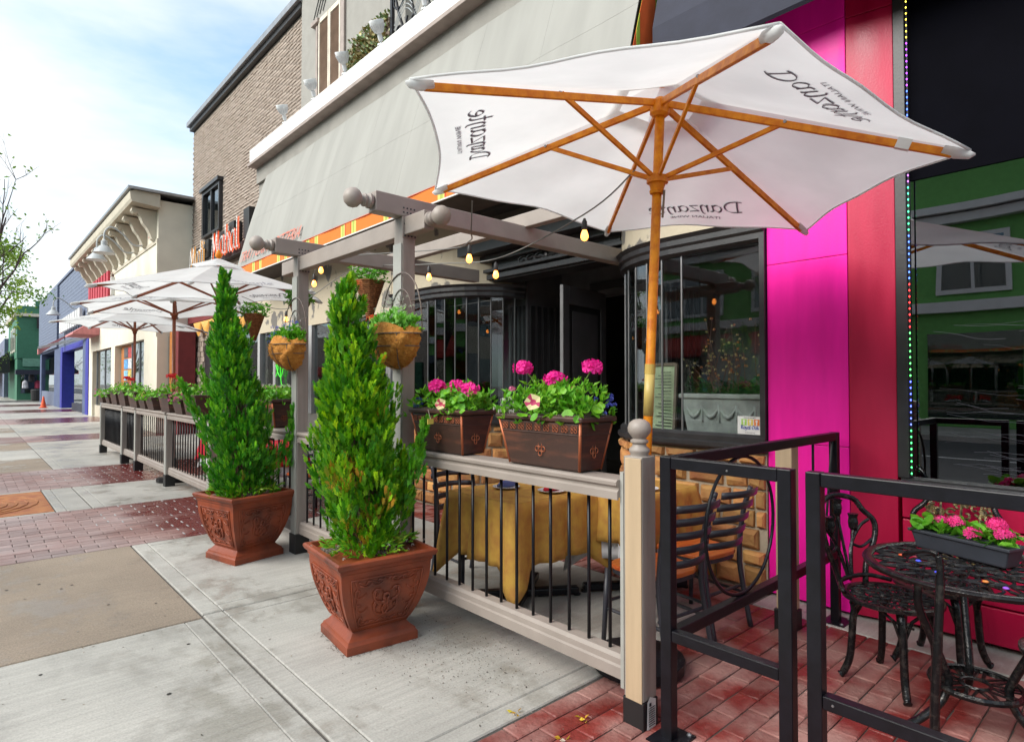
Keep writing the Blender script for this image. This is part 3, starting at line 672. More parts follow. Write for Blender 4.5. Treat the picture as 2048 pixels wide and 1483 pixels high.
def aw_text(yc): return lambda x, y: tuple(Vector((3.64+.55*(y+.09)/1.93-.018, yc-x, 3.57+1.85*(y+.09)/1.93)) + nrm*.016)
font_text(tx, 'TRATTORIA - PIZZERIA', .30, aw_text(10.05), shear=.25, sx=.86)
tx.build('lettering', 'red_letter', aw)
na = thing('navy_awning', 'dark navy awning over the pink shopfront', 'awning', (3.8, 0, 3.5))
MB().prism([(3.93,3.94),(3.95,3.92),(4.2,4.3),(4.2,5.30),(3.93,4.26)], 'Y', -4.5, 2.70).build('canvas', 'navy', na)
MB().prism([(3.95,3.95),(4.19,3.95),(4.19,5.25)], 'Y', 2.702, 2.712).build('side_panel', 'navy', na)
# ------------------------------------------------------------------ pink shop
pk = thing('pink_shop', 'pink and crimson painted shopfront with a large dark display window', 'building', (WX, 0, 0))
zc = 0
for z0, z1 in ((0.02,1.08),(1.084,2.335),(2.339,3.9),(3.904,7)): MB().box(WX, WX+.4, 1.425, 1.955, z0, z1).build('pink_panel', 'pink', pk, bev=.003)
for z0, z1 in ((0.02,3.88),(3.884,7)): MB().prism([(WX-.002,1.42),(WX+.05,1.165),(WX+.4,1.165),(WX+.4,1.42)], 'Z', z0, z1).build('crimson_panel', 'crimson', pk, bev=.003)
for k in range(4): MB().box(WX+.055-k*.004, WX+.3, -5, 1.143, .03+k*.215, .03+k*.215+.205).build('siding_board', 'crimson', pk, bev=.006)
MB().box(WX+.03, WX+.3, -5, 1.143, .892, .915).build('window_sill', 'black_paint', pk)
MB().box(WX+.04, WX+.12, 1.10, 1.163, .916, 4.0).build('window_frame', 'black_paint', pk, bev=.004)
MB().box(WX+.04, WX+.12, -5, 1.143, 4.001, 4.08).build('window_frame', 'black_paint', pk, bev=.004)
MB().box(WX+.05, WX+.4, -5, 1.143, 4.082, 7).build('fascia', 'crimson', pk)
MB().box(WX+.09, WX+.098, -5, 1.099, .916, 2.745).build('window_pane', 'glass_dark', pk)
MB().box(WX+.085, WX+.10, -5, 1.099, 2.75, 4.0).build('dark_reflection_panel', mat('reflection_black', (.002,.002,.004), .7, spec=.03, bump=.1, bscale=3).name, pk)  # black sheet added to paint the dark reflection across the upper glass
cu = MB().grid(lambda s, t: (WX+.28+.03*math.sin(s*70)+.01*math.sin(s*23+t*6), 1.1-6*s, .92+3.08*t), 90, 6); cu.build('dark_curtain', 'black_plastic', pk)
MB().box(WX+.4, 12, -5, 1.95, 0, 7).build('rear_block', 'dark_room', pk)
fc = MB()
for k in range(60):
    y0 = U(-.6, 1.0); z0 = .95+.95*random.random()**1.3; L_ = U(.15,.6); sl_ = U(-.05,.28); fc.tube([(WX+.086, y0-L_*t, z0+sl_*L_*(1-t)**1.5*.8+.006*math.sin(t*9+k)) for t in (0,.2,.4,.6,.8,1)], U(.0003,.0008), 3)
fc.build('film_crease', mat('film_grey', (.16,.16,.19), .4).name, pk, kind='stuff')
led = thing('led_rope', 'multicoloured LED rope light outlining the dark shop window', 'light rope', (WX+.03, 1.085, .92))
LC = [(.05,.9,.15),(.08,.12,1),(.08,.8,.12),(.9,.03,.03),(.06,.15,1),(.05,.8,.3),(.45,.1,.8),(.05,.12,1),(.35,.05,.75),(.6,.45,.05)]
MB().tube([(WX+.025,1.083,.93),(WX+.025,1.083,3.90),(WX+.025,1.03,3.96),(WX+.025,-3,3.965)], .005, 5).build('rope', 'black_plastic', led)
for k in range(10):
    c = LC[k]; m = mat('led_%d' % k, c, .3, var=0, emit=c, estr=2.2)
    b = MB()
    for j in range(8):
        z = .95+k*.297+j*.037; b.lathe([(.001,-.006),(.0045,0),(.001,.006)], (WX+.018,1.083,z), 6, cap=False)
    b.build('led_segment', m.name, led)
m = mat('led_top', (.08,.2,1), .3, var=0, emit=(.08,.25,1), estr=2.5); b = MB()
for j in range(60): b.lathe([(.001,-.008),(.007,0),(.001,.008)], (WX+.018,1.03-j*.03,3.955+.012*math.sin(j*.4)), 6, cap=False)
b.build('led_segment', 'led_top', led)
# ------------------------------------------------------------------ split-face brick building beyond
BX = 5.18
bb = thing('brick_building', 'brown split face brick building with dark roof edge behind the trattoria', 'building', (BX, 16, 0))
MB().box(BX, BX+6, 12.13, 20.48, 0, 9.3).build('wall_core', 'mortar', bb)
rf = MB(); rf.box(BX-.12, BX+.3, 12.12, 20.5, 9.302, 9.42); rf.build('roof_edge', 'black_paint', bb); MB().box(BX-.2, BX+.3, 12.1, 20.55, 9.422, 9.56).build('coping', 'steel_dull', bb)
wy0, wy1, wz0, wz1 = 17.55, 19.2, 5.72, 7.06
rows = int((9.3-4.2)/.08); bl = .38; br_m = []
for s in range(3):
    rr = random.Random(s); b = MB(); a, c = bl/2-.010, .04-.008
    f = [(-.0, -a, -c),(0, a, -c),(0, a, c),(0, -a, c)]
    g = [(-rr.uniform(.006,.022), sx*a*rr.uniform(.7,.95), sz*c*rr.uniform(.5,.9)) for sx, sz in ((-1,-1),(1,-1),(1,1),(-1,1))]
    b.add(f+g, [(0,3,7,4),(3,2,6,7),(2,1,5,6),(1,0,4,5),(4,7,6,5)]); br_m.append(b.mesh('brick', (0,0,0), 'split_brick'))
bp = []
for r in range(rows):
    z = 4.2+(r+.5)*.08; y = 12.2+(r % 2)*bl/2
    while y < 20.4:
        if not (wy0-.2 < y < wy1+.2 and wz0-.05 < z < wz1+.1): bp.append((y, z))
        y += bl
bp.sort(key=lambda p: (p[0]-13.2)**2+(p[1]-7.6)**2); rest_b = MB()
for i, (y, z) in enumerate(bp):
    if i < 300: inst('brick', br_m[i % 3], bb, (BX-.001, y, z))
    else:
        a, c = bl/2-.010, .032; g = [(BX-U(.006,.024), y+sx*a*U(.7,.95), z+sz*c*U(.5,.9)) for sx, sz in ((-1,-1),(1,-1),(1,1),(-1,1))]
        rest_b.add([(BX-.001,y-a,z-c),(BX-.001,y+a,z-c),(BX-.001,y+a,z+c),(BX-.001,y-a,z+c)]+g, [(0,3,7,4),(3,2,6,7),(2,1,5,6),(1,0,4,5),(4,7,6,5)])
rest_b.build('brick_remainder', 'split_brick', bb, kind='stuff')
wf = MB(); wf.box(BX-.10,BX-.002,wy0,wy0+.09,wz0,wz1); wf.box(BX-.10,BX-.002,wy1-.14,wy1,wz0,wz1); wf.box(BX-.10,BX-.002,wy0+.091,wy1-.141,wz1-.09,wz1); wf.box(BX-.08,BX-.002,(wy0+wy1)/2-.04,(wy0+wy1)/2+.04,wz0,wz1-.091); wf.box(BX-.10,BX-.002,wy0+.091,wy1-.141,wz0,wz0+.06)
wf.box(BX-.16,BX-.002,wy0-.05,wy1+.05,wz1+.001,wz1+.10)
w_ = wf.build('window', 'black_paint', bb); MB().box(BX-.03,BX-.022,wy0+.09,wy1-.14,wz0+.06,wz1-.09).build('pane', 'glass_far', w_)
# its ground floor
MB().box(BX-.12, BX-.001, 12.15, 20.48, 3.3, 4.15).build('sign_board', 'maroon', bb)
st = MB()
for r in range(22):
    z = .02+r*.15; y = 17.3+U(0,.1)
    while y < 20.2:
        w = U(.12,.3)
        if not (18.0 < y+w/2 < 19.1 and z < 2.6): st.box(BX-U(.02,.07), BX-.001, y, y+w-.012, z, z+.14)
        y += w
st.build('stone_facing', 'split_brick', bb, kind='stuff')
MB().box(BX-.03, BX-.002, 18.1, 19.0, 0, 2.6).build('door', 'black_paint', bb)
MB().box(BX-.10, BX-.002, 12.4, 17.2, .4, 2.9).build('window', 'black_paint', bb); MB().box(BX-.12, BX-.105, 12.5, 17.1, .5, 2.8).build('pane', 'glass_far', bb)
MB().box(4.6, BX-.121, 19.6, 20.4, 0, 3.2).build('maroon_column', 'maroon', bb); MB().box(4.55, 4.599, 20.1, 20.4, 0, 3.2).build('wood_trim', 'orange_wood', bb)
sw = MB()
for k in range(9):
    y0 = 12.6+k*.75; sw.grid(lambda s, t: (BX-.2-.05*math.sin(t*3.1), y0+.75*s, 3.25-.35*math.sin(s*math.pi)*t-.06*t+.0*k), 8, 4)
sw.build('gold_swag', 'neon_gold', bb)
sg = thing('script_sign', 'orange red neon script letters on black boxes on the brick wall', 'sign', (BX-.15, 17.3, 4.7))
for y, h in ((19.25,.42),(18.25,.50),(16.9,.48),(16.1,.60),(15.0,.72)): MB().box(BX-.22, BX-.03, y-.20, y+.20, 5.0, 5.0+h).build('backing_box', 'sign_back', sg)
MB().box(BX-.2, BX-.04, 14.9, 19.9, 4.72, 4.98).build('raceway', 'sign_back', sg)
for word, yc, m in (('Moti', 18.75, 'neon_gold'), ('Mahal', 16.25, 'neon_red')):
    for k, d in ((0,.30),(1,.34)):
        b = MB(); script_text(b, word, .44 if word == 'Moti' else .47, lambda x, y: (BX-d, yc-x, 4.80+y), heavy=1.9 if k == 0 else .8, n=4)
        b.build('letter_face', m if k == 0 else 'white_trim', sg)
# ------------------------------------------------------------------ cream building with bracketed cornice
cb = thing('cream_building', 'cream two storey building with scroll bracket cornice beyond the brick building', 'building', (WX, 27, 0))
MB().box(WX, WX+6, 20.51, 33.9, 2.9, 7.0).build('wall', 'cream', cb)
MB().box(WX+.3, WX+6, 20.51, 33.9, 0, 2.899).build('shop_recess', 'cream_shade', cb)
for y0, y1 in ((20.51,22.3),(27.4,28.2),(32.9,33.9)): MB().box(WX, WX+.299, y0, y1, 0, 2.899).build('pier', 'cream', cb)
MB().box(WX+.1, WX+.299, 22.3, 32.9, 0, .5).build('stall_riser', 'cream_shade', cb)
for y0, y1 in ((22.4,24.9),(28.4,32.6)):
    MB().box(WX+.15, WX+.16, y0, y1, .501, 2.898).build('window_pane', 'glass_far', cb)
    for y in (y0, (y0+y1)/2, y1): MB().box(WX+.12, WX+.2, y-.04, y+.04, .502, 2.897).build('mullion', 'steel_dull', cb)
MB().box(WX+.2, WX+.299, 25.2, 27.3, 0, 2.898).build('poster_wall', 'orange_wood', cb)
PC = [(.6,.6,.62),(.10,.3,.6),(.5,.06,.06),(.08,.08,.09),(.6,.45,.1),(.2,.45,.6)]
for k in range(10):
    c = PC[k % 6]; mat('poster_%d' % (k % 6), c, .6, var=.5, vscale=9)
    MB().box(WX+.185, WX+.199, 25.25+(k % 2)*.75, 25.25+(k % 2)*.75+.68, .75+(k//2)*.42, .75+(k//2)*.42+.37).build('poster', 'poster_%d' % (k % 6), cb)
MB().box(WX-.03, WX-.001, 20.515, 33.88, 5.72, 5.84).build('frieze_moulding', 'cream_shade', cb)
MB().box(WX-.03, WX-.001, 20.52, 20.62, 2.9, 5.719).build('edge_board', 'cream', cb)
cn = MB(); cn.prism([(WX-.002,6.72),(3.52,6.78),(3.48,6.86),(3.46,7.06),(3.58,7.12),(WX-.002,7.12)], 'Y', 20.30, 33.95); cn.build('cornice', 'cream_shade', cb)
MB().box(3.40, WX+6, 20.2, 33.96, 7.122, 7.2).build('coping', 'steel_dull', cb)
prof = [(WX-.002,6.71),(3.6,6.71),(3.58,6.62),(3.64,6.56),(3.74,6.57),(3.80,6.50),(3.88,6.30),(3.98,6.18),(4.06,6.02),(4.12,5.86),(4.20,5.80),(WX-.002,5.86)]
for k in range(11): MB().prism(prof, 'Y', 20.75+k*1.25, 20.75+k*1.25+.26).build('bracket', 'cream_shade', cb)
for k in range(11): MB().box(WX-.02, WX-.001, 21.25+k*1.25, 21.75+k*1.25, 6.05, 6.5).build('frieze_panel', 'awning_pink', cb)
sgn = MB().box(WX-.12, WX-.002, 27.6, 33.2, 4.9, 5.6).build('sign_band', 'white_trim', cb)
b = MB()
for k in range(8): b.box(WX-.2, WX-.121, 27.8+k*.66, 28.2+k*.66, 4.75, 5.85)
b.build('red_letter_block', 'shop_red', cb)
MB().prism([(WX-.002,4.3),(3.3,3.62),(3.3,3.55),(WX-.002,3.55)], 'Y', 31.0, 33.6).build('pink_awning', 'awning_pink', cb)
def goose(y, lab, x0=WX, z=5.9, par=None):
    g = lthing('gooseneck_lamp', lab, 'lamp', (x0, y, z), 0, 'gooseneck sign lamps')
    pts = catmull([(-.02,0,0),(-.35,0,-.05),(-.65,0,.25),(-.95,0,.42),(-1.12,0,.25),(-1.13,0,-.05)], 6)
    MB().tube(pts, .028, 6).build('arm', 'lamp_grey', g, smooth=True)
    MB().lathe([(.06,-.03),(.06,.0)], (-.02,0,0), 10, 'X').build('wall_plate', 'lamp_grey', g)
    smooth_angle(MB().lathe([(.30,-.42),(.29,-.40),(.13,-.20),(.09,-.18),(.09,-.05),(.03,.0)], (-1.13,0,0), 18).build('shade', 'lamp_grey', g))
goose(22.1, 'nearest grey gooseneck lamp on the cream building'); goose(23.5, 'second grey gooseneck lamp on the cream building'); goose(36.5, 'pale gooseneck lamp on the blue brick building', z=5.2)
# ------------------------------------------------------------------ blue building
bl_ = thing('blue_building', 'slate blue painted brick shop building beyond the cream one', 'building', (WX, 46, 0))
MB().box(WX, WX+8, 34.0, 58.5, 3.6, 7.55).build('upper_wall', 'blue_brick', bl_)
MB().box(WX-.08, WX+8, 33.98, 58.6, 7.552, 7.68).build('parapet_cap', 'blue_pale', bl_)
cl = MB()
for k in range(19): cl.box(WX-.018, WX-.001, 34.02, 46.2, 3.7+k*.2, 3.7+k*.2+.185); cl.box(WX-.12, WX-.001, 46.25, 58.5, 3.7+k*.2, 3.7+k*.2+.185)
cl.build('siding', 'blue_pale', bl_, kind='stuff')
MB().box(WX+1.2, WX+8, 34.0, 58.5, 0, 3.599).build('shop_wall', 'blue_brick', bl_)
for y0, y1, m in ((34.0,34.9,'royal_blue'),(34.91,35.8,'blue_brick'),(44.3,45.2,'royal_blue'),(45.21,48.5,'blue_brick'),(57.3,58.5,'blue_brick')): MB().box(WX-.02, WX+1.199, y0, y1, 0, 3.599).build('pier', m, bl_)
MB().box(WX-.01, WX+.3, 35.82, 44.28, 3.3, 3.598).build('lintel', 'royal_blue', bl_)
MB().box(WX+.2, WX+.22, 36.0, 40.8, .4, 3.298).build('shop_pane', 'glass_far', bl_); MB().box(WX+.9, WX+1.0, 40.9, 44.2, .1, 3.298).build('pale_door_panel', 'green_pale', bl_)
MB().box(WX+.1, WX+.5, 35.82, 40.8, 0, .399).build('stall_riser', 'navy', bl_)
MB().box(WX, WX+.3, 48.52, 57.2, 0, .9).build('stall_riser', 'blue_pale', bl_); MB().box(WX+.1, WX+.12, 48.52, 57.2, .901, 3.2).build('shop_pane', 'glass_far', bl_)
sb = MB()
for k in range(9): sb.box(WX-.25, WX-.13, 35.2+k*.95, 35.9+k*.95, 4.35, 5.1)
sb.build('sign_letter', 'white_trim', bl_)
MB().prism([(WX-.03,4.2),(3.0,3.4),(3.0,3.1),(3.06,3.1),(WX-.03,4.1)], 'Y', 43.0, 43.4).build('awning_end', 'awning_pink', bl_)
for zz in (3.62,3.7): MB().tube([(WX,34.2,zz),(3.0,43.0,zz-.2)], .03, 5).build('awning_rod', 'steel_dull', bl_)
for y in (37.5,47.5): MB().lathe([(.02,0),(.35,.05),(.42,.35),(.3,.6),(.05,.68)], (WX+.8,y,7.7), 12).build('roof_vent', 'blue_brick', bl_)
# ------------------------------------------------------------------ far corner buildings
gb = thing('green_corner_building', 'dark green corner shop building with bay window across the side street', 'building', (3.2, 68, 0))
MB().box(3.25, 14, 66.5, 80, 0, 3.6).build('shop_block', 'green_paint', gb)
MB().box(3.2, 14, 66.4, 80, 3.601, 7.2).build('upper_wall', 'green_paint', gb)
MB().prism([(3.0,7.2),(2.9,7.45),(14,7.45),(14,7.2)], 'Y', 66.1, 80).build('cornice', 'shutter_cream', gb); MB().box(3.2, 14, 66.4, 80, 7.452, 8.1).build('parapet', 'green_paint', gb)
MB().box(4.4, 14, 66.3, 66.5, 8.102, 8.6).build('parapet_step', 'green_paint', gb)
MB().box(4.5, 14, 66.05, 66.09, 6.2, 7.1).build('sign_panel', 'sign_back', gb)
b = MB(); font_text(b, 'PSYCHIC', .8, lambda x, y: (6.2+x, 66.03, 6.35+y)); b.build('lettering', 'white_trim', gb)
for x in (4.9,): MB().box(x, x+1.6, 66.3, 66.399, 3.9, 6.1).build('window_surround', 'shutter_cream', gb); MB().box(x+.2, x+1.4, 66.25, 66.299, 4.05, 5.95).build('pane', 'glass_far', gb)
for y in (68, 70.5, 73): MB().box(3.12, 3.199, y, y+1.2, 4.2, 6.4).build('side_window', 'shutter_cream', gb); MB().box(3.09, 3.119, y+.2, y+1, 4.4, 6.2).build('pane', 'glass_far', gb)
MB().box(3.6, 4.9, 66.38, 66.399, 2.9, 3.59).build('green_panel', 'green_pale', gb); MB().box(4.95, 7, 66.38, 66.399, 2.9, 3.59).build('white_panel', 'white_trim', gb)
MB().prism([(3.1,2.6),(3.1,2.2),(9,2.2),(9,2.6)], 'Y', 65.2, 66.3).build('dark_canopy', 'navy', gb)
for x0, x1 in ((3.5,4.6),(4.75,6.6),(6.75,8)): MB().box(x0, x1, 66.44, 66.449, .6, 2.19).build('shop_pane', 'glass_far', gb)
for k in range(9):
    c = [(.5,.5,.55),(.05,.05,.06),(.4,.05,.1),(.2,.2,.45)][k % 4]; mat('garment_%d' % (k % 4), c, .8, var=.4, vscale=4)
    b = MB().lathe([(.06,.0),(.22,.05),(.2,.5),(.16,.62),(.05,.7)], (3.8+k*.42,66.38,1.0+(k % 2)*.55), 8); b.build('garment', 'garment_%d' % (k % 4), gb)
bw = thing('black_awning_shop', 'shop with a sloping black awning at the far street corner', 'building', (2.9, 80, 0))
MB().box(2.9, 12, 80.2, 92, 0, 6).build('wall', 'blue_pale', bw); MB().prism([(2.9,4.3),(1.0,2.7),(1.0,2.4),(2.9,2.4)], 'Y', 70, 79).build('awning', 'black_awning', bw)
rw = thing('red_awning_shop', 'distant shop with a red awning at the left edge', 'building', (2.6, 95, 0))
MB().box(2.5, 12, 92.2, 130, 0, 5).build('wall', 'cream_shade', rw); MB().prism([(2.5,4.2),(-.6,2.9),(-.6,2.5),(2.5,2.5)], 'Y', 84, 96).build('awning', 'red_awning', rw)
MB().box(-.5, 2.5, 130, 140, 0, 9).build('tower', 'stucco', rw)
cnn = lthing('traffic_cone', 'small orange traffic cone on the far pavement', 'cone', (3.45, 45.3, 0))
MB().obox((0,0,.02), (.4,.4,.04)).build('base', 'cone_orange', cnn); MB().lathe([(.15,.04),(.03,.7)], (0,0,0), 12).build('cone', 'cone_orange', cnn)
tc_ = lthing('litter_bin', 'dark round litter bin in front of the green shop', 'bin', (4.4, 63.5, 0))
MB().lathe([(.3,0),(.38,.1),(.42,.9),(.36,.95)], (0,0,0), 14).build('bin_body', 'black_paint', tc_)
# ------------------------------------------------------------------ across the street (seen mirrored in the windows)
og = thing('green_building_opposite', 'bright green two storey building with white trim across the road', 'building', (-16.3, 12, 0))
MB().box(-24, -16.3, -2, 30, 0, 9.3).build('wall', 'green_bldg', og)
for z0, z1, d in ((3.9,4.25,.25),(6.9,7.2,.35),(7.25,7.5,.55),(9.3,9.6,.3)): MB().box(-16.299, -16.3+d, -2, 30, z0, z1).build('cornice_band', 'white_trim', og)
for k in range(9):
    y = .2+k*3.3; MB().box(-16.299, -16.2, y, y+2.0, 4.5, 6.5).build('window_surround', 'white_trim', og); MB().box(-16.199, -16.19, y+.15, y+.95, 4.65, 6.35).build('pane', 'glass_far', og); MB().box(-16.199, -16.19, y+1.05, y+1.85, 4.65, 6.35).build('pane', 'glass_far', og)
    MB().box(-16.299, -16.25, y-.3, y+2.3, .3, 3.2).build('shop_window', 'glass_far', og)
MB().prism([(-16.299,3.7),(-15,3.0),(-15,2.7),(-16.299,2.7)], 'Y', 8, 20).build('shop_awning', 'red_awning', og)
ob = thing('stone_building_opposite', 'pale brick building across the road beside the green one', 'building', (-16.3, -14, 0))
MB().box(-24, -16.3, -40, -2.1, 0, 8).build('wall', 'cream_shade', ob)
for k in range(9):
    y = -38+k*4; MB().box(-16.299, -16.28, y, y+2.2, 4.4, 6.6).build('pane', 'glass_far', ob); MB().box(-16.299, -16.28, y, y+3, .4, 3).build('shop_window', 'glass_far', ob)
oc = thing('brick_building_opposite', 'long low brick building across the road further along', 'building', (-16.3, 60, 0))
MB().box(-24, -16.3, 30.1, 110, 0, 6.5).build('wall', 'split_brick', oc)
for k in range(14): MB().box(-16.299, -16.28, 32+k*5, 35.5+k*5, .5, 3.0).build('shop_window', 'glass_far', oc)
# ------------------------------------------------------------------ pergola
pg = thing('pergola', 'taupe painted timber pergola with ball finials over the patio entrance', 'pergola', (2.2, 4.4, 0))
FIN = [(.030,0),(.038,.004),(.046,.012),(.046,.028),(.036,.036),(.030,.046),(.040,.052),(.040,.062),(.026,.070),(.022,.078),(.036,.088),(.052,.104),(.060,.128),(.058,.152),(.044,.176),(.022,.190),(.001,.194)]
for py in (3.48, 5.20):
    MB().box(2.165, 2.265, py, py+.11, .17, 2.62).build('post', 'post_wood', pg, bev=.006)
    MB().box(2.155, 2.164, py+.004, py+.106, .17, 2.44).build('pale_board', 'taupe_pale', pg, bev=.002)
    MB().box(2.15, 2.28, py-.012, py+.122, -.005, .169).build('post_base', 'black_plastic', pg, bev=.004)
    MB().box(1.965, 4.62 if py < 4 else 4.235, py+.005, py+.105, 2.623, 2.757).build('cross_beam', 'taupe', pg, bev=.006)
    smooth_angle(MB().lathe([(r*1.08, z*1.02) for r, z in FIN], (1.964, py+.055, 2.69), 24, '-X').build('finial', 'taupe', pg), 50)
    cl = MB(); cl.box(2.160, 2.270, py-.006, py-.0005, 2.48, 2.618)
    cl.build('bracket_plate', 'taupe', pg)
    sc = MB()
    for k in range(4):
        for j in range(2): sc.lathe([(.006,0),(.006,.004)], (2.178+k*.027, py-.0065, 2.49+j*.08), 6, '-Y'); sc.lathe([(.006,0),(.006,.004)], (2.175+k*.028, py+.0045, 2.65+.03*((k+j) % 2)), 6, '-Y')
    sc.build('screw', 'ink', pg, kind='stuff')
MB().box(2.175, 2.255, 3.592, 5.198, 2.495, 2.618).build('long_beam', 'taupe', pg, bev=.006)
MB().box(2.175, 2.255, 3.24, 3.472, 2.495, 2.618).build('long_beam', 'taupe', pg, bev=.006)
smooth_angle(MB().lathe([(r*1.05, z) for r, z in FIN], (2.215, 3.239, 2.557), 24, '-Y').build('finial', 'taupe', pg), 50)
MB().box(2.175, 2.255, 5.312, 5.6, 2.495, 2.618).build('long_beam', 'taupe', pg, bev=.006)
MB().box(3.3, 3.38, 3.0, 6.4, 2.745, 2.86).build('long_beam', 'taupe', pg, bev=.006)
# ------------------------------------------------------------------ patio fence
fn = thing('patio_fence', 'taupe timber patio fence with slim black balusters', 'fence', (2.23, 8, 0))
def fpost(y, w=.11, top=1.065, tan=False):
    if tan:
        MB().box(2.185, 2.285, y, y+.10, .115, 1.175).build('post', 'post_wood', fn, bev=.004)
        MB().box(2.178, 2.1845, y+.002, y+.088, .112, 1.168).build('tan_board', 'tan_wood', fn, bev=.002)
        MB().box(2.185, 2.245, y+.102, y+.12, .14, 1.10).build('end_board', 'taupe_pale', fn)
        MB().box(2.18, 2.29, y-.005, y+.105, -.01, .114).build('post_base', 'black_plastic', fn, bev=.004)
        pf = [(.040,0),(.040,.010),(.046,.018),(.046,.03),(.032,.042),(.030,.052),(.040,.060),(.040,.068),(.028,.076),(.038,.088),(.050,.104),(.052,.124),(.045,.146),(.026,.160),(.001,.165)]
        smooth_angle(MB().lathe(pf, (2.235, y+.05, 1.175), 24).build('finial', 'taupe', fn), 50)
    else:
        MB().box(2.165, 2.265, y, y+w, .17, top).build('post', 'post_wood', fn, bev=.005)
        MB().box(2.155, 2.1645, y+.004, y+w-.004, .17, top-.003).build('pale_board', 'taupe_pale', fn)
        MB().box(2.15, 2.28, y-.01, y+w+.01, -.01, .169).build('post_base', 'black_plastic', fn, bev=.004)
fpost(1.565, tan=True)
for y in (7.72, 9.82, 11.94, 13.13, 15.5): fpost(y, top=1.02)
balu = MB().lathe([(.0085,.26),(.0085,.99)], (0,0,0), 10).mesh('baluster', (0,0,0), 'black_metal', True)
edges = [1.685, 3.48, 5.20, 7.72, 9.82, 11.94, 13.13, 15.5]
for i in range(7):
    a = edges[i]+(0 if i == 0 else .115); b = edges[i+1]-.004
    RP = [(2.165,.975),(2.175,.975),(2.175,.985),(2.285,.985),(2.285,.975),(2.30,.975),(2.30,1.01),(2.292,1.02),(2.292,1.03),(2.31,1.04),(2.312,1.055),(2.30,1.065),(2.168,1.065),(2.156,1.055),(2.158,1.04),(2.175,1.03),(2.175,1.02),(2.165,1.01)]
    MB().prism(RP, 'Y', a, b).build('top_rail', 'taupe', fn)
    BP = [(2.185,.175),(2.285,.175),(2.285,.225),(2.28,.235),(2.28,.262),(2.265,.277),(2.205,.277),(2.19,.262),(2.19,.235),(2.185,.225)]
    MB().prism(BP, 'Y', a, b).build('bottom_rail', 'taupe', fn)
    n = max(2, int(round((b-a)/.1315)))
    for k in range(n):
        yy = a+(k+.75)*(b-a)/n if i == 0 else a+(k+.5)*(b-a)/n
        inst('baluster', balu, fn, (2.232, yy, 0))
for a_, b_ in ((11.94+.115,13.126),(13.13+.115,15.496)): MB().box(2.262, 2.268, a_, b_, .28, .98).build('screen_panel', 'black_plastic', fn)
# tag on the near post base
tg = thing('product_tag', 'white printed product tag stuck to the black foot of the tan post', 'label', (2.24, 1.55, .05))
MB().add([(2.20,1.556,-.004),(2.262,1.553,.0),(2.262,1.553,.118),(2.222,1.555,.135),(2.204,1.556,.115)], [(0,1,2,3,4)]).build('card', 'paper', tg)
b = MB()
for k in range(9): b.box(2.208, 2.255, 1.5505, 1.5515, .012+k*.0095, .012+k*.0095+.003)
b.box(2.212, 2.226, 1.5505, 1.5515, .098, .112); b.build('print', 'ink', tg)
tp = thing('tan_wall_post', 'tan painted post standing close to the shop wall beside the black rail', 'post', (3.75, 1.60, 0))
MB().box(3.70, 3.80, 1.565, 1.665, .121, 1.12).build('post', 'tan_wood', tp, bev=.004); MB().box(3.69, 3.81, 1.555, 1.675, -.01, .12).build('post_base', 'black_plastic', tp, bev=.004)
# ------------------------------------------------------------------ black steel rail
sr = thing('steel_railing', 'black square tube steel railing in front of the pink shop', 'railing', (2.23, 1.0, 0))
def bar(*a, name='rail'): MB().box(*a).build(name, 'black_metal', sr, bev=.004)
TOP = 1.187; t = .05
bar(2.20, 2.25, 1.435, 1.487, -.01, TOP, name='post')
bar(2.20, 2.25, .935, .985, -.01, TOP, name='post')
bar(2.202, 2.248, .986, 1.434, TOP-.05, TOP-.001); bar(2.202, 2.248, .986, 1.434, .415, .462)
bar(2.20, 2.25, .835, .885, -.01, TOP, name='post')
bar(2.202, 2.248, -1.2, .834, TOP-.05, TOP-.001); bar(2.202, 2.248, -1.2, .834, .375, .422)
bar(2.20, 2.25, -1.25, -1.201, -.01, TOP, name='post')
bar(4.06, 4.11, 1.435, 1.485, -.01, TOP, name='post')
bar(2.251, 4.059, 1.437, 1.483, TOP-.05, TOP-.001); bar(2.251, 4.059, 1.437, 1.483, .40, .45)
ang = [k*2*math.pi/40 for k in range(40)]
MB().tube([(2.87+.345*math.cos(a), 1.46, .795+.338*math.sin(a)) for a in ang], .009, 6, closed=True).build('ring', 'black_metal', sr, smooth=True)
b = MB()
for x0, x1 in ((3.75,3.75),(3.9,4.05)): b.tube([(x0,1.46,.451),(x1,1.46,TOP-.051)], .008, 6)
b.build('thin_bar', 'black_metal', sr)
for x, y in ((2.225,1.46),(4.085,1.46)):
    pl = MB(); pl.box(x-.085, x+.085, y-.075, y+.06, -.002, .006); pl.build('base_plate', 'black_metal', sr)
    sc = MB()
    for dx in (-.065,.065): sc.lathe([(.012,.006),(.012,.012),(.004,.018)], (x+dx, y-.055, 0), 6)
    sc.build('anchor_bolt', 'steel_dull', sr, kind='stuff')
b = MB()
for y in (1.18, .80, .2): b.lathe([(.005,0),(.004,.003)], (2.2018, y, TOP-.03 if y == 1.18 else .40), 6, '-X')
b.build('screw', 'steel_dull', sr, kind='stuff')
st = thing('hooked_stand', 'slender black metal stand with a hooked top in front of the bistro table', 'stand', (2.6, .575, 0))
MB().tube(catmull([(2.60,.60,-.005),(2.60,.60,.3),(2.595,.585,.6),(2.59,.575,.82),(2.59,.58,.88)], 5), [.016]*10+[.015]*5+[.012]*6, 6).build('upright', 'cast_iron', st, smooth=True)
MB().tube(catmull([(2.59,.582,.885),(2.60,.62,.888),(2.62,.68,.865),(2.64,.70,.85)], 4), .009, 6).build('hook', 'cast_iron', st, smooth=True)
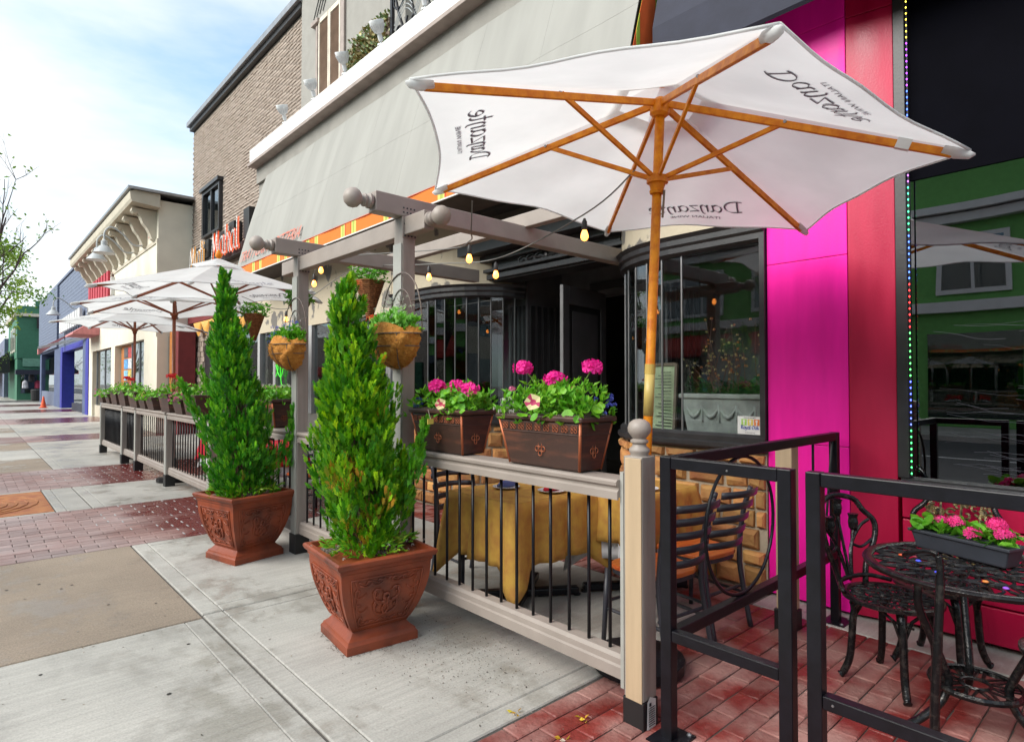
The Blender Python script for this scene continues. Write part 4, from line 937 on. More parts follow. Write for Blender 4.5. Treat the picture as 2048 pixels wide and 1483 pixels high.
# ------------------------------------------------------------------ umbrellas
def umbrella(label, apex, ph, tx, ty, drop, Rr, foot, tips=None, dark=False, tag_rib=None, group='white market umbrellas on the patio', textpan=range(6)):
    um = thing('market_umbrella', label, 'umbrella', foot, group)
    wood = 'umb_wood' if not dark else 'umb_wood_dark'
    A = Vector(apex); cx, sx, cy, sy = math.cos(tx), math.sin(tx), math.cos(ty), math.sin(ty)
    M = Matrix(((cy,0,sy),(0,1,0),(-sy,0,cy))) @ Matrix(((1,0,0),(0,cx,-sx),(0,sx,cx)))
    T = []
    for k in range(6):
        a = ph-k*math.pi/3; T.append(A+M @ Vector((Rr*math.cos(a), Rr*math.sin(a), -drop)))
    if tips: T = [Vector(t) for t in tips]
    up = M @ Vector((0,0,1))
    def pan(k, off):
        p, q = T[k], T[(k+1) % 6]
        def f(s, t):
            tt = .16+.84*t; e = p.lerp(q, s); c = 1-.055*math.sin(math.pi*s)*tt**2
            v = A+(e-A)*tt*c; v = v+up*(.022*math.sin(math.pi*s)*math.sin(math.pi*t)*-1+.010*math.sin(math.pi*s)*math.sin(11*s+6*t+k*2)*t)
            return v+up*off
        return f
    for k in range(6):
        f = pan(k, .016); b = MB().grid(f, 14, 10)
        b.build('canopy_panel', 'canvas', um, smooth=True)
        h = MB(); h.tube([f(s/14, 1.0) for s in range(15)], .006, 5); h.build('hem', 'canvas', um, smooth=True)
    # vent cap
    for k in range(6):
        p, q = T[k], T[(k+1) % 6]
        MB().grid(lambda s, t: A+up*(.075-.02*t)+(p.lerp(q, s)-A)*(.02+.22*t)*(1-.06*math.sin(math.pi*s)*t)+up*(-.02*math.sin(math.pi*s)*0), 6, 3).build('vent_panel', 'canvas', um, smooth=True)
    # printed lettering on every second panel: on the outside, and showing through on the inside
    for k in textpan:
        p, q = T[k], T[(k+1) % 6]
        for sgn in (1, -1):
            f = pan(k, .016+sgn*.004)
            m1 = MB(); m2 = MB(); W = (q-p).length; mid = (p.lerp(q,.5)-A).length
            def on(x, y, d0):
                fr_ = 1-(d0+y)/mid
                return f(.5-x/(W*fr_), (fr_-.16)/.84)
            # reading from outside with the rim at the bottom
            script_text(m1, 'Danzante', .075*Rr/1.25, lambda x, y: on(x, y, .20), heavy=.95)
            font_text(m2, 'ITALIAN WINE', .042, lambda x, y: on(x, y, .115), sx=1.25)
            m1.build('lettering', 'canvas_ink', um); m2.build('small_lettering', 'canvas_ink', um)
    # frame
    hub = A-up*.035
    smooth_angle(MB().tube([hub-up*.075, hub-up*.06, hub+up*.0, hub+up*.02], [.034,.05,.05,.03], 14).build('top_hub', wood, um))
    F = Vector(foot); axis = (hub-F).normalized()
    MB().tube([F, F+axis*1.0, hub], .0245, 14).build('pole', wood, um, smooth=True)
    run = hub-axis*.40
    smooth_angle(MB().tube([run-axis*.07, run-axis*.055, run-axis*.05, run-axis*.02, run-axis*.015, run+axis*.02, run+axis*.025], [.036,.040,.034,.042,.055,.055,.034], 14).build('runner', wood, um))
    smooth_angle(MB().tube([A+up*.05, A+up*.08, A+up*.09, A+up*.12, A+up*.155, A+up*.185], [.02,.02,.036,.042,.025,.003], 12).build('finial', 'umb_wood', um))
    for k in range(6):
        e = T[k]; d = (e-A); a = hub+d*.03; z = A+d*.955-up*.012
        MB().beam(a, z, .019, .034, up).build('rib', wood, um, bev=.003)
        mid = A+d*.46-up*.012
        MB().beam(run+(mid-run).normalized()*.045, mid, .015, .024, up).build('strut', wood, um, bev=.002)
        MB().lathe([(.008,-.014),(.009,.014)], mid, 8, 'X').build('rivet', 'steel_dull', um)
        pk_ = MB(); dn = d.normalized(); sd = dn.cross(up).normalized()
        pk_.tube([e-dn*.10-up*.004, e-dn*.05-up*.006, e-up*.004, e+dn*.02+up*.004], [.021,.024,.017,.004], 7); pk_.build('tip_pocket', 'canvas', um, smooth=True)
    return um, T, hub, run, axis
# big umbrella: the rib tips are slightly uneven
U1T = [(1.293,2.029,2.691),(2.146,3.077,2.684),(3.508,2.821,2.602),(3.962,1.569,2.457),(3.068,.558,2.446),(1.757,.768,2.539)]
u1, T1, hub1, run1, ax1 = umbrella('large white market umbrella with orange wooden ribs in the right foreground', (2.651,1.771,2.985), 2.974, .07, .06, .415, 1.35, (2.655,1.93,0), U1T, textpan=(0, 2, 4))
b = MB(); F1 = Vector((2.655,1.93,0)); p = F1+ax1*1.36
MB().tube([F1+ax1*1.33, F1+ax1*1.55], .0262, 14).build('sleeve', mat('brass', (.62,.46,.14), .4).name, u1, smooth=True)
MB().tube([F1+ax1*1.55, F1+ax1*1.60], .0275, 14).build('tape', mat('tape', (.62,.42,.10), .5).name, u1)
cr = MB(); cr.tube([run1-ax1*.06+Vector((.0,-.045,0)), run1-ax1*.12+Vector((.005,-.04,0)), run1-ax1*.2+Vector((0,-.04,0))], .006, 5); cr.build('cord', 'rope', u1) if 'rope' in MATS else cr.build('cord', 'ridge_wood', u1)
d = T1[4]-Vector((2.651,1.771,2.985)); c0 = Vector((2.651,1.771,2.985))+d*.80
MB().beam(c0-Vector((0,0,.012)), c0+d.normalized()*.055-Vector((0,0,.012)), .026, .045).build('care_label', 'paper', u1)
MB().lathe([(.22,0),(.24,.01),(.24,.06),(.04,.09),(.035,.35),(.0,.35)], (2.655,1.93,0), 20).build('base', 'black_metal', u1)
for lab, ap, ph, tx, ty, dr in (
    ('white market umbrella nearest of the three down the patio, behind the smaller arborvitae', (2.336,8.06,2.987), 3.176, .039, -.026, .39),
    ('white market umbrella in the middle of the three down the patio', (2.355,10.30,2.98), 3.411, .002, -.025, .39),
    ('white market umbrella farthest away down the patio', (2.505,14.03,2.986), 3.087, .018, .023, .385)):
    s_ = 1.38 if ap[1] < 12 else 1.35
    um, *_r = umbrella(lab, ap, ph, tx, ty, dr, s_, (ap[0]-ty*2.9*0, ap[1], 0), dark=True, textpan=(0, 2, 4) if ap[1] < 9 else (1, 3, 5))
    MB().lathe([(.22,0),(.24,.01),(.24,.06),(.04,.09),(.035,.35),(.0,.35)], (ap[0]+.02, ap[1], 0), 16).build('base', 'black_metal', um)
# ------------------------------------------------------------------ terracotta pots
def pot(label, c, rz, base=.43, rim=.60, H=.53):
    p = lthing('terracotta_pot', label, 'plant pot', c, rz, 'square terracotta pots')
    def sq(levels, name, m, bev=0):
        b = MB(); n = 4; K = 6
        ringv = []
        for w, z in levels:
            r = []
            for q in range(4):
                for k in range(K):
                    t = k/K; a = [(-1,-1),(1,-1),(1,1),(-1,1)]; x0, y0 = a[q]; x1, y1 = a[(q+1) % 4]; r.append((w/2*(x0+(x1-x0)*t), w/2*(y0+(y1-y0)*t), z))
            ringv.append(r)
        N_ = 4*K
        b.v = [v for r in ringv for v in r]
        for i in range(len(levels)-1):
            for k in range(N_): b.f.append((i*N_+k, i*N_+(k+1) % N_, (i+1)*N_+(k+1) % N_, (i+1)*N_+k))
        b.f.append(tuple(reversed(range(N_)))); b.f.append(tuple((len(levels)-1)*N_+k for k in range(N_)))
        return smooth_angle(b.build(name, m, p), 35)
    sq([(base,0),(base,.045),(base-.02,.058),(base-.025,.068),(base-.07,.085),(base-.10,.105)], 'foot', 'terracotta')
    bl = []
    for i in range(13):
        t = i/12; w = (base-.10)+(rim-.06-(base-.10))*math.sin(t*math.pi/2)**.85; bl.append((w, .106+t*(H-.175)))
    sq(bl, 'bowl', 'terracotta')
    sq([(rim-.06,H-.069),(rim-.045,H-.06),(rim-.045,H-.045),(rim-.015,H-.035),(rim,H-.02),(rim,H-.008),(rim-.02,H),(rim-.07,H),(rim-.08,H-.03)], 'rim', 'terracotta')
    # relief ornament on the four faces
    def face_pt(q, u, v, off):   # u in -1..1 across, v 0..1 up
        t = v; w = (base-.10)+(rim-.06-(base-.10))*math.sin(t*math.pi/2)**.85
        x = u*w/2*.80; y = -w/2-off; z = .106+t*(H-.175)
        a = q*math.pi/2; return (x*math.cos(a)-y*math.sin(a), x*math.sin(a)+y*math.cos(a), z)
    b = MB()
    for q in range(4):
        fr = []
        for u, v in [(-1+k*.2, .08) for k in range(11)]+[(1, .08+k*.1) for k in range(1,9)]+[(1-k*.2, .90) for k in range(11)]+[(-1, .90-k*.1) for k in range(1,8)]: fr.append(face_pt(q, u, v, .003))
        b.tube(fr, .0055, 5, closed=True)
        for s1 in (-1, 1):
            for v0 in (.22, .45, .70):
                b.tube([face_pt(q, s1*(.80-.028*t*math.cos(t*.75)), v0+.018*t*math.sin(t*.75)*.9, .003) for t in range(9)], .005, 5)
            b.tube([face_pt(q, s1*(.86-.05*math.sin(k*1.3)), .12+k*.095, .002) for k in range(9)], .0045, 5)
            for u0 in (.25, .55): b.tube([face_pt(q, s1*(u0+.03*t*math.cos(t*.75)), .83+.010*t*math.sin(t*.75), .003) for t in range(9)], .005, 5)
            b.tube([face_pt(q, s1*k*.09, .83+.03*math.sin(k*1.6), .002) for k in range(10)], .0045, 5)
            b.tube([face_pt(q, s1*k*.09, .15+.025*math.sin(k*1.6), .002) for k in range(10)], .0045, 5)
            for v0 in (.36, .56):
                b.tube([face_pt(q, s1*(.06+.036*t*math.cos(t*.7)), v0+.017*t*math.sin(t*.7), .004) for t in range(11)], .007, 5)
                b.tube([face_pt(q, s1*(.30+.020*t*math.cos(t*.8+2)), v0+.05+.012*t*math.sin(t*.8+2), .004) for t in range(10)], .006, 5)
        for k in range(6): b.tube([face_pt(q, 0, .47, .004), face_pt(q, .16*math.cos(k*1.047), .47+.09*math.sin(k*1.047), .008)], [.012,.006], 6)
    b.build('relief', 'terracotta', p, smooth=True, kind='stuff')
    so = MB().grid(lambda s, t: ((s-.5)*(rim-.085), (t-.5)*(rim-.085), H-.035+.018*math.sin(s*9)*math.cos(t*8)), 10, 10); so.build('soil', 'soil', p)
    return p
pot('nearest square terracotta pot with relief ornament, standing on the pavement', (1.80,3.255,0), R_(-6))
pot('farther square terracotta pot with relief ornament, by the pergola post', (1.82,5.46,0), R_(13), base=.45, rim=.61, H=.56)
# ------------------------------------------------------------------ arborvitae
def spray(b, p, d, n, L, col):
    sd = d.cross(n).normalized(); k = random.choice((5, 6, 7))
    L *= .80; w = .0020; c0 = jit(col, .18)
    b.poly([p-sd*w, p+sd*w, p+d*L+sd*w*.3, p+d*L-sd*w*.3], c0)
    for i in range(k):
        t = .08+.86*i/k; q = p+d*L*t; l = L*(.50-.28*t)*U(.75,1.25)
        for s in (-1, 1):
            e = (d*U(.9,1.3)+sd*s*U(.28,.62)+n*U(-.25,.25)).normalized(); c = jit(c0, .12)
            f = e.cross(n).normalized()*(.0024+.0010*random.random())
            b.poly([q, q+e*l*.5+f, q+e*l, q+e*l*.45-f], c)
            if i < 4:
                e2 = (e*.9+f.normalized()*random.choice((-1,1))*.5).normalized(); m_ = q+e*l*.4; g = e2.cross(n).normalized()*.0024
                b.poly([m_, m_+e2*l*.3+g, m_+e2*l*.55, m_+e2*l*.28-g], c)
def arborvitae(label, base, top, prof, n, bare=.05, tufts=(), sq=1.0, brown=(), seed=1, gaps=(), hue=(1,1,1)):
    random.seed(seed)
    B = Vector(base); Tp = Vector(top); ax = Tp-B
    tr = thing('arborvitae_tree', label, 'tree', base, 'potted arborvitae trees')
    MB().tube([B+ax*t+Vector((.02*math.sin(t*9), .02*math.cos(t*7), 0)) for t in (0,.1,.25,.4,.55,.7,.85,.97)], [.028,.024,.02,.017,.013,.009,.006,.002], 7).build('trunk', 'bark', tr, smooth=True)
    def rad(t):
        for (a, ra), (c, rc) in zip(prof[:-1], prof[1:]):
            if a <= t <= c: return ra+(rc-ra)*(t-a)/(c-a)
        return prof[-1][1]
    rb = MB(); lf = MB()
    def colr(p, tipf):
        x = random.random(); col = (1,1,1)
        if x < .28: col = (.35,.6,.9)
        elif x < .28+.45*tipf: col = (2.2,1.38,1.2)
        for bp, br in brown:
            if (p-Vector(bp)).length < br and random.random() < .42: col = random.choice([(4.2,.75,4),(2.6,.5,3),(2.4,.8,2)])
        return tuple(a_*b_ for a_, b_ in zip(col, hue))
    def frond(p, d, out, L, tipf):
        for gp, gr in gaps:
            if (p-Vector(gp)).length < gr and random.random() < .85: return
        nn_ = (out.cross(Vector((0,0,1)))*U(-1,1)+out*U(.2,1)*random.choice((-1,1))+Vector((0,0,U(-.4,.4)))); nn_ = (nn_-d*nn_.dot(d)).normalized()
        spray(lf, p, d, nn_, L, colr(p, tipf))
    # inner, older growth
    cnt = 0
    while cnt < n*.28:
        t = random.random()**.9*.93; a = U(0, 2*math.pi); r0 = rad(t)
        if random.random() > (r0+.04)/.32: continue
        r = r0*.68*random.random()**.5; out = Vector((math.cos(a), math.sin(a), 0)); p = B+ax*t+out*r
        frond(p, (out*U(.2,.8)+Vector((0,0,U(.4,1.1)))+Vector((U(-.4,.4),U(-.4,.4),0))).normalized(), out, U(.07,.13), .1); cnt += 1
        if random.random() < .12: rb.tube([B+ax*max(0,t-.12), p], [.006,.002], 4)
    # outer growth in upright flame-shaped plumes
    cnt = 0
    while cnt < n*.72:
        t = random.random()**.95*.97; a = U(0, 2*math.pi); r0 = rad(t)
        if random.random() > (r0+.05)/.32: continue
        out = Vector((math.cos(a), math.sin(a), 0)); c = B+ax*t+out*r0*U(.62,.92)
        pd = (Vector((0,0,1))+out*U(.12,.5)+Vector((U(-.2,.2),U(-.2,.2),0))).normalized(); pl = U(.16,.34)*(.5+.55*min(1, r0/.28)); pw = U(.035,.07)*(.5+.5*min(1, r0/.25)); m = int(U(34,54))
        for i in range(m):
            f = random.random()**1.1; q = math.sin(math.pi*min(1, .22+f*.78))**.8*pw; b_ = U(0,6.28); sd_ = Vector((math.cos(b_), math.sin(b_), 0))
            p = c+pd*pl*(f-.35)+sd_*q*math.sqrt(random.random()); d = (pd*1.0+sd_*U(.1,.7)*(1-f*.6)+Vector((0,0,U(-.1,.2)))).normalized()
            frond(p, d, out, U(.055,.10)*(1.1-.35*f), .2+.8*f); cnt += 1
    for (tp, td, tl, tn) in tufts:
        for i in range(tn):
            f = random.random(); p = Vector(tp)+Vector(td)*tl*f; w = .06*(1-f*.85)
            p += Vector((U(-w,w),U(-w,w),U(-.03,.03))); d = (Vector(td)*.9+Vector((U(-.5,.5),U(-.5,.5),U(0,.6)))).normalized(); q = Vector((U(-1,1),U(-1,1),U(-1,1))); q = (q-d*q.dot(d)).normalized()
            spray(lf, p, d, q, U(.06,.11), random.choice([(1,1,1),(.6,.8,.8),(1.4,1.1,1)]))
    for k in range(26):
        a = U(0,6.28); q = U(.03,.16); t1 = U(.18,.5); e = B+ax*t1+Vector((math.cos(a)*q, math.sin(a)*q, 0)); s0 = B+Vector((math.cos(a)*.04, math.sin(a)*.04, 0)); rb.tube([s0, s0.lerp(e,.5)+Vector((U(-.03,.03),U(-.03,.03),0)), e], [.009,.006,.003], 5)
    rb.build('branches', 'twig', tr); lf.build('foliage', 'arbor', tr, kind='stuff')
    # small companion plants at its foot
    return tr
arborvitae('tall bushy arborvitae, the nearest tree, in the foreground terracotta pot', (1.80,3.26,.50), (1.74,3.46,2.10),
    [(0,.19),(.12,.25),(.28,.275),(.45,.245),(.58,.195),(.68,.135),(.78,.10),(.9,.08),(1,.012)], 8200,
    tufts=(((1.98,3.10,.88), (.24,-.10,.96), .36, 150),),
    brown=(((1.72,3.0,.72),.16),((1.66,3.2,.62),.12),((1.95,2.95,.66),.16),((1.62,3.2,.95),.10),((1.85,2.93,.98),.10),((1.80,3.05,1.35),.12),((1.85,3.1,1.62),.12)), seed=3, gaps=(((1.74,3.02,.66),.13),((1.70,3.05,.84),.09),((1.86,2.96,.9),.08),((1.80,3.0,1.42),.07),((1.80,3.08,1.66),.06),((1.64,3.25,.75),.07)), hue=(1.55,1.16,1))
arborvitae('slimmer arborvitae with a pointed spike top in the farther terracotta pot', (1.82,5.46,.53), (1.655,5.62,2.47),
    [(0,.23),(.1,.29),(.22,.30),(.36,.235),(.48,.19),(.6,.155),(.72,.11),(.82,.06),(.9,.03),(1,.005)], 7000,
    tufts=(((1.62,5.75,.95), (-.35,.25,.9), .62, 170), ((2.1,5.3,.75), (.12,-.1,.98), .55, 160), ((1.70,5.8,1.25), (-.3,.3,.85), .4, 80)), brown=(((1.7,5.2,.7),.08),), seed=5, hue=(.85,.98,1.6))
random.seed(21)
pt = thing('plant_tag', 'small yellow plant tag hanging on the near arborvitae', 'plant tag', (2.05,3.02,1.24))
MB().obox((2.05,2.98,1.27), (.055,.003,.032), .3).build('card', mat('tag_yellow', (.70,.55,.12), .6).name, pt); MB().tube([(2.05,2.98,1.285),(2.06,3.02,1.34)], .002, 4).build('loop', 'wire', pt)
# ------------------------------------------------------------------ leaves and flowers
def round_leaf(b, p, n, r, col, cup=.25, k=8):
    n = n.normalized(); a = n.cross(Vector((U(-1,1),U(-1,1),U(-1,1)))).normalized(); c = n.cross(a)
    pts = []
    for i in range(k):
        t = 2*math.pi*(i+.5)/k; rr = r*(1+.12*math.cos(t*k*.5))*U(.85,1.1); pts.append(p+(a*math.cos(t)+c*math.sin(t))*rr+n*r*cup*U(.4,1.3))
    for i in range(k): b.tri(p, pts[i], pts[(i+1) % k], jit(col, .12))
def slim_leaf(b, p, d, L, w, col):
    d = d.normalized(); s = d.cross(Vector((U(-1,1),U(-1,1),U(-.3,1)))).normalized()*w; up = s.cross(d).normalized()*L*.12
    b.poly([p, p+d*L*.45+s+up, p+d*L, p+d*L*.45-s+up], col)
def head(b, c, r, col, n=26, up=Vector((0,0,1)), flat=.62, size=.46):
    for i in range(n):
        z = 1-(i+.5)/n*1.35; a = i*2.39996; q = math.sqrt(max(0,1-z*z)); d = Vector((q*math.cos(a), q*math.sin(a), z*flat)); p = Vector(c)+d*r*U(.6,1.2)
        d = (d+Vector((U(-.25,.25),U(-.25,.25),U(-.2,.2)))).normalized(); s = d.cross(Vector((0,0,1)) if abs(d.z) < .9 else Vector((1,0,0))).normalized(); t = d.cross(s); R = r*size
        for k in range(5):
            a0 = k*1.2566+U(-.2,.2); e = s*math.cos(a0)+t*math.sin(a0); g = s*math.cos(a0+.9)+t*math.sin(a0+.9); h = s*math.cos(a0-.9)+t*math.sin(a0-.9)
            b.poly([p, p+(e*.55+h*.55)*R+d*.2*R, p+e*R*1.05+d*.05*R, p+(e*.55+g*.55)*R+d*.2*R], jit(col, .14))
MAG = (.85,.015,.33); RED = (.70,.02,.03); PNK = (.80,.22,.42); WHT = (.75,.72,.70); YEL = (.80,.68,.22); BLU = (.10,.13,.60); HOT = (.90,.05,.30)
def bloom(parent, c, r, col, stem=None, n=26, size=.4, name='flower_head'):
    b = MB(); head(b, c, r, col, n, size=size); b.build(name, 'petal', parent)
    if stem:
        s = MB(); s.tube([stem, (Vector(stem)+Vector(c))/2+Vector((U(-.01,.01),U(-.01,.01),.01)), c], .0032, 5); s.build('stem', 'leaf_stem', parent)
mat('leaf_stem', (.14,.28,.05), .5)
def petunia(parent, c, d, r, col, mid):
    b = MB(); d = Vector(d).normalized(); s = d.cross(Vector((0,0,1))).normalized(); t = d.cross(s); c = Vector(c)
    for k in range(10):
        a0 = k*.6283; a1 = a0+.6283; f = lambda a, q: c+(s*math.cos(a)+t*math.sin(a))*r*q*(1+.08*math.cos(a*5))+d*r*.35*q
        b.poly([c, f(a0,.4), f(a1,.4)], mid); b.poly([f(a0,.4), f(a0,1), f(a1,1), f(a1,.4)], col if k % 2 else jit(mid if k % 4 == 0 else col, .1))
    b.build('flower', 'petal', parent)
PG = 'bronze window box planters on the fence rail'
def planter(label, y0, y1, x0=2.135, x1=2.405, z=1.068, h=.27, near=True):
    p = thing('planter_box', label, 'planter', ((x0+x1)/2, (y0+y1)/2, z), PG)
    tb = .045
    b = MB(); q0 = [(x0+.055,y0+tb+.012),(x1-.055,y0+tb+.012),(x1-.055,y1-tb-.012),(x0+.055,y1-tb-.012)]; q1 = [(x0+.015,y0+.015),(x1-.015,y0+.015),(x1-.015,y1-.015),(x0+.015,y1-.015)]
    b.add([(x,y,z) for x,y in q0]+[(x,y,z+h-.03) for x,y in q1], [(0,3,2,1),(0,1,5,4),(1,2,6,5),(2,3,7,6),(3,0,4,7),(4,5,6,7)])
    b.build('box', 'bronze', p, bev=.012 if near else 0)
    r = MB(); r.box(x0, x1, y0, y1, z+h-.029, z+h-.002); r.build('rim', 'bronze', p, bev=.008 if near else 0)
    if near:
        for i in range(4):
            a = Vector(q0[i]+(z+.004,)); c = Vector(q1[i]+(z+h-.032,)); cen = Vector(((x0+x1)/2,(y0+y1)/2,0)); o_ = (a-cen); o_.z = 0; o_ = o_.normalized()*-.0055
            MB().tube([a+o_, c+o_], .0075, 8).build('copper_edge', 'copper_edge', p, smooth=True)
        w = MB()
        for fz in (.75,): 
            w.tube([Vector(q0[3]+(z,)).lerp(Vector(q1[3]+(z+h-.03,)), fz)+Vector((-.001,0,0)), Vector(q0[0]+(z,)).lerp(Vector(q1[0]+(z+h-.03,)), fz)+Vector((-.001,-.001,0)), Vector(q0[1]+(z,)).lerp(Vector(q1[1]+(z+h-.03,)), fz)+Vector((0,-.001,0))], .003, 5)
        w.build('band_line', 'bronze', p)
        fl = MB(); L0 = Vector(q0[3]+(z,)).lerp(Vector(q1[3]+(z+h-.03,)), .87); L1 = Vector(q0[0]+(z,)).lerp(Vector(q1[0]+(z+h-.03,)), .87)
        for k in range(9):
            c = L0.lerp(L1, (k+.7)/9.4)
            for dy, dz in ((-.011,.008),(.011,.008),(-.011,-.01),(.011,-.01)): fl.tube([(c.x-.002, c.y+dy+.008*math.cos(t*.785), c.z+dz+.008*math.sin(t*.785)) for t in range(8)], .0018, 4, closed=True)
        M0 = Vector(q0[3]+(z,)).lerp(Vector(q1[3]+(z+h-.03,)), .40); M1 = Vector(q0[0]+(z,)).lerp(Vector(q1[0]+(z+h-.03,)), .40); c = M0.lerp(M1, .5)
        for k in range(4): fl.tube([(c.x-.003+.0*t, c.y+.022*math.cos(k*1.571)+.013*math.cos(t*.785), c.z+.022*math.sin(k*1.571)+.013*math.sin(t*.785)) for t in range(8)], .0025, 4, closed=True)
        c = (Vector(q0[0]+(z,)).lerp(Vector(q1[0]+(z+h-.03,)), .42)+Vector(q0[1]+(z,)).lerp(Vector(q1[1]+(z+h-.03,)), .42))/2
        for k in range(4): fl.tube([(c.x+.018*math.cos(k*1.571)+.011*math.cos(t*.785), c.y-.003, c.z+.022*math.sin(k*1.571)+.013*math.sin(t*.785)) for t in range(8)], .0022, 4, closed=True)
        fl.build('relief', 'copper_edge', p, kind='stuff')
    MB().box(x0+.02, x1-.02, y0+.02, y1-.02, z+h-.001, z+h+.003).build('soil', 'soil', p)
    return p
def foliage(parent, x0, x1, y0, y1, z, hmax, n, big=.3, cols=((1,1,1),(1.3,1.1,1),(.75,.85,.8)), droop=.12, rleaf=.026):
    b = MB()
    for i in range(n):
        u, v = U(0,1), U(0,1); x = x0+(x1-x0)*u; y = y0+(y1-y0)*v
        env = .35+.65*(abs(math.sin(v*7+x0*9+y0*3))*.7+.3*math.sin(math.pi*u)); zz = z+U(.0, hmax)*env; c = random.choice(cols)
        out = Vector(((u-.5)*1.2, (v-.5)*1.2, U(.3,1.0)))
        if random.random() < droop: zz = z-U(0,.05); x += (u-.5)*.1; y += (v-.5)*.06
        if random.random() < big: round_leaf(b, Vector((x,y,zz)), out+Vector((U(-.6,.6),U(-.6,.6),0)), U(.6,1.25)*rleaf, c)
        else:
            for k in range(3): slim_leaf(b, Vector((x,y,zz)), out+Vector((U(-.9,.9),U(-.9,.9),U(-.2,.6))), U(.03,.055), U(.006,.012), jit(c,.15))
    b.build('foliage', 'leaf', parent, kind='stuff'); return b
def small_flowers(parent, x0, x1, y0, y1, z0, z1, n, col, r=.011, name='small_flowers'):
    b = MB()
    for i in range(n):
        c = Vector((U(x0,x1),U(y0,y1),U(z0,z1))); head(b, c, r*.6, col, 2, size=1.6)
    b.build(name, 'petal', parent, kind='stuff')
pa = planter('nearest bronze planter box on the rail, with two tall magenta geraniums', 1.87, 2.49)
foliage(pa, 2.14,2.40,1.88,2.48,1.335,.19,470, big=.4)
for c, s in (((2.20,2.33,1.575),(2.24,2.25,1.44)),((2.22,2.12,1.515),(2.26,2.12,1.40)),((2.28,1.92,1.575),(2.27,2.03,1.40))): bloom(pa, c, U(.044,.052), MAG, s, 22, .56)
bloom(pa, (2.18,2.40,1.465), .022, PNK, (2.2,2.38,1.4), 14); bloom(pa, (2.25,2.045,1.475), .018, HOT, (2.26,2.06,1.4), 10)
petunia(pa, (2.115,2.17,1.40), (-.9,-.5,.3), .042, (.80,.72,.38), (.55,.05,.15))
small_flowers(pa, 2.28,2.42,1.85,1.95,1.35,1.44,14, BLU); small_flowers(pa, 2.12,2.3,2.35,2.50,1.34,1.42,26, WHT)
pb = planter('second bronze planter box on the rail, with a row of full magenta geranium heads', 2.79, 3.36)
foliage(pb, 2.14,2.40,2.80,3.35,1.335,.16,430, big=.5)
for c, s in (((2.22,3.16,1.475),(2.25,3.12,1.38)),((2.24,2.98,1.475),(2.25,2.98,1.38)),((2.26,2.88,1.455),(2.27,2.9,1.37)),((2.28,3.08,1.44),(2.28,3.08,1.36))): bloom(pb, c, U(.042,.054), MAG, s, 22, .56)
bloom(pb, (2.24,2.80,1.44), .018, HOT, (2.26,2.84,1.37), 10)
petunia(pb, (2.12,2.97,1.37), (-.9,-.5,.25), .035, (.78,.66,.36), (.6,.06,.12)); small_flowers(pb, 2.12,2.25,3.25,3.38,1.34,1.40,14, BLU)
pc = planter('bronze planter box beside the far pergola post, with white and pink blossoms', 5.72, 6.32)
foliage(pc, 2.14,2.40,5.73,6.30,1.335,.13,330, big=.25); small_flowers(pc, 2.12,2.40,5.75,6.3,1.36,1.48,40, WHT, .014); small_flowers(pc, 2.12,2.4,6.0,6.3,1.38,1.47,14, PNK, .014)
far = [(8.30,8.95,1,'with green leaves, half hidden by the slim arborvitae',None,0),(9.02,9.50,0,'small, with pale pink petunias',PNK,26),(9.72,10.32,1,'with tall scarlet geraniums',RED,0),
       (10.70,11.2,0,'trailing with one deep pink bloom',HOT,4),(11.30,11.78,0,'small, with yellow trailing flowers',YEL,10),(11.95,12.65,1,'with plain green foliage in the middle of the far row',None,0),
       (12.95,13.6,1,'with a red geranium behind',RED,0),(13.8,14.45,1,'with yellowing leaves',YEL,6),(14.6,15.05,0,'small, with white flowers',WHT,12),(15.4,15.9,0,'at the far end of the rail with pink trailing flowers',PNK,18)]
for y0, y1, bigp, l, col, nf in far:
    p = planter('far bronze planter box '+l, y0, y1, h=.27 if bigp else .20, near=False)
    zz = 1.068+(.27 if bigp else .20)
    foliage(p, 2.12,2.42,y0,y1,zz-.01,.17 if bigp else .12,130, big=.5, droop=.35, cols=((.8,.9,.8),(1,1,1),(1.3,1.15,1)))
    if nf: small_flowers(p, 2.09,2.4,y0,y1,zz-.05,zz+.10,nf, col, .022)
    if col == RED:
        for k in range(4): bloom(p, (2.2+k*.05, y0+.1+k*.1, zz+.24+U(-.03,.03)), .045, RED, (2.26,y0+.25,zz+.05), 16)
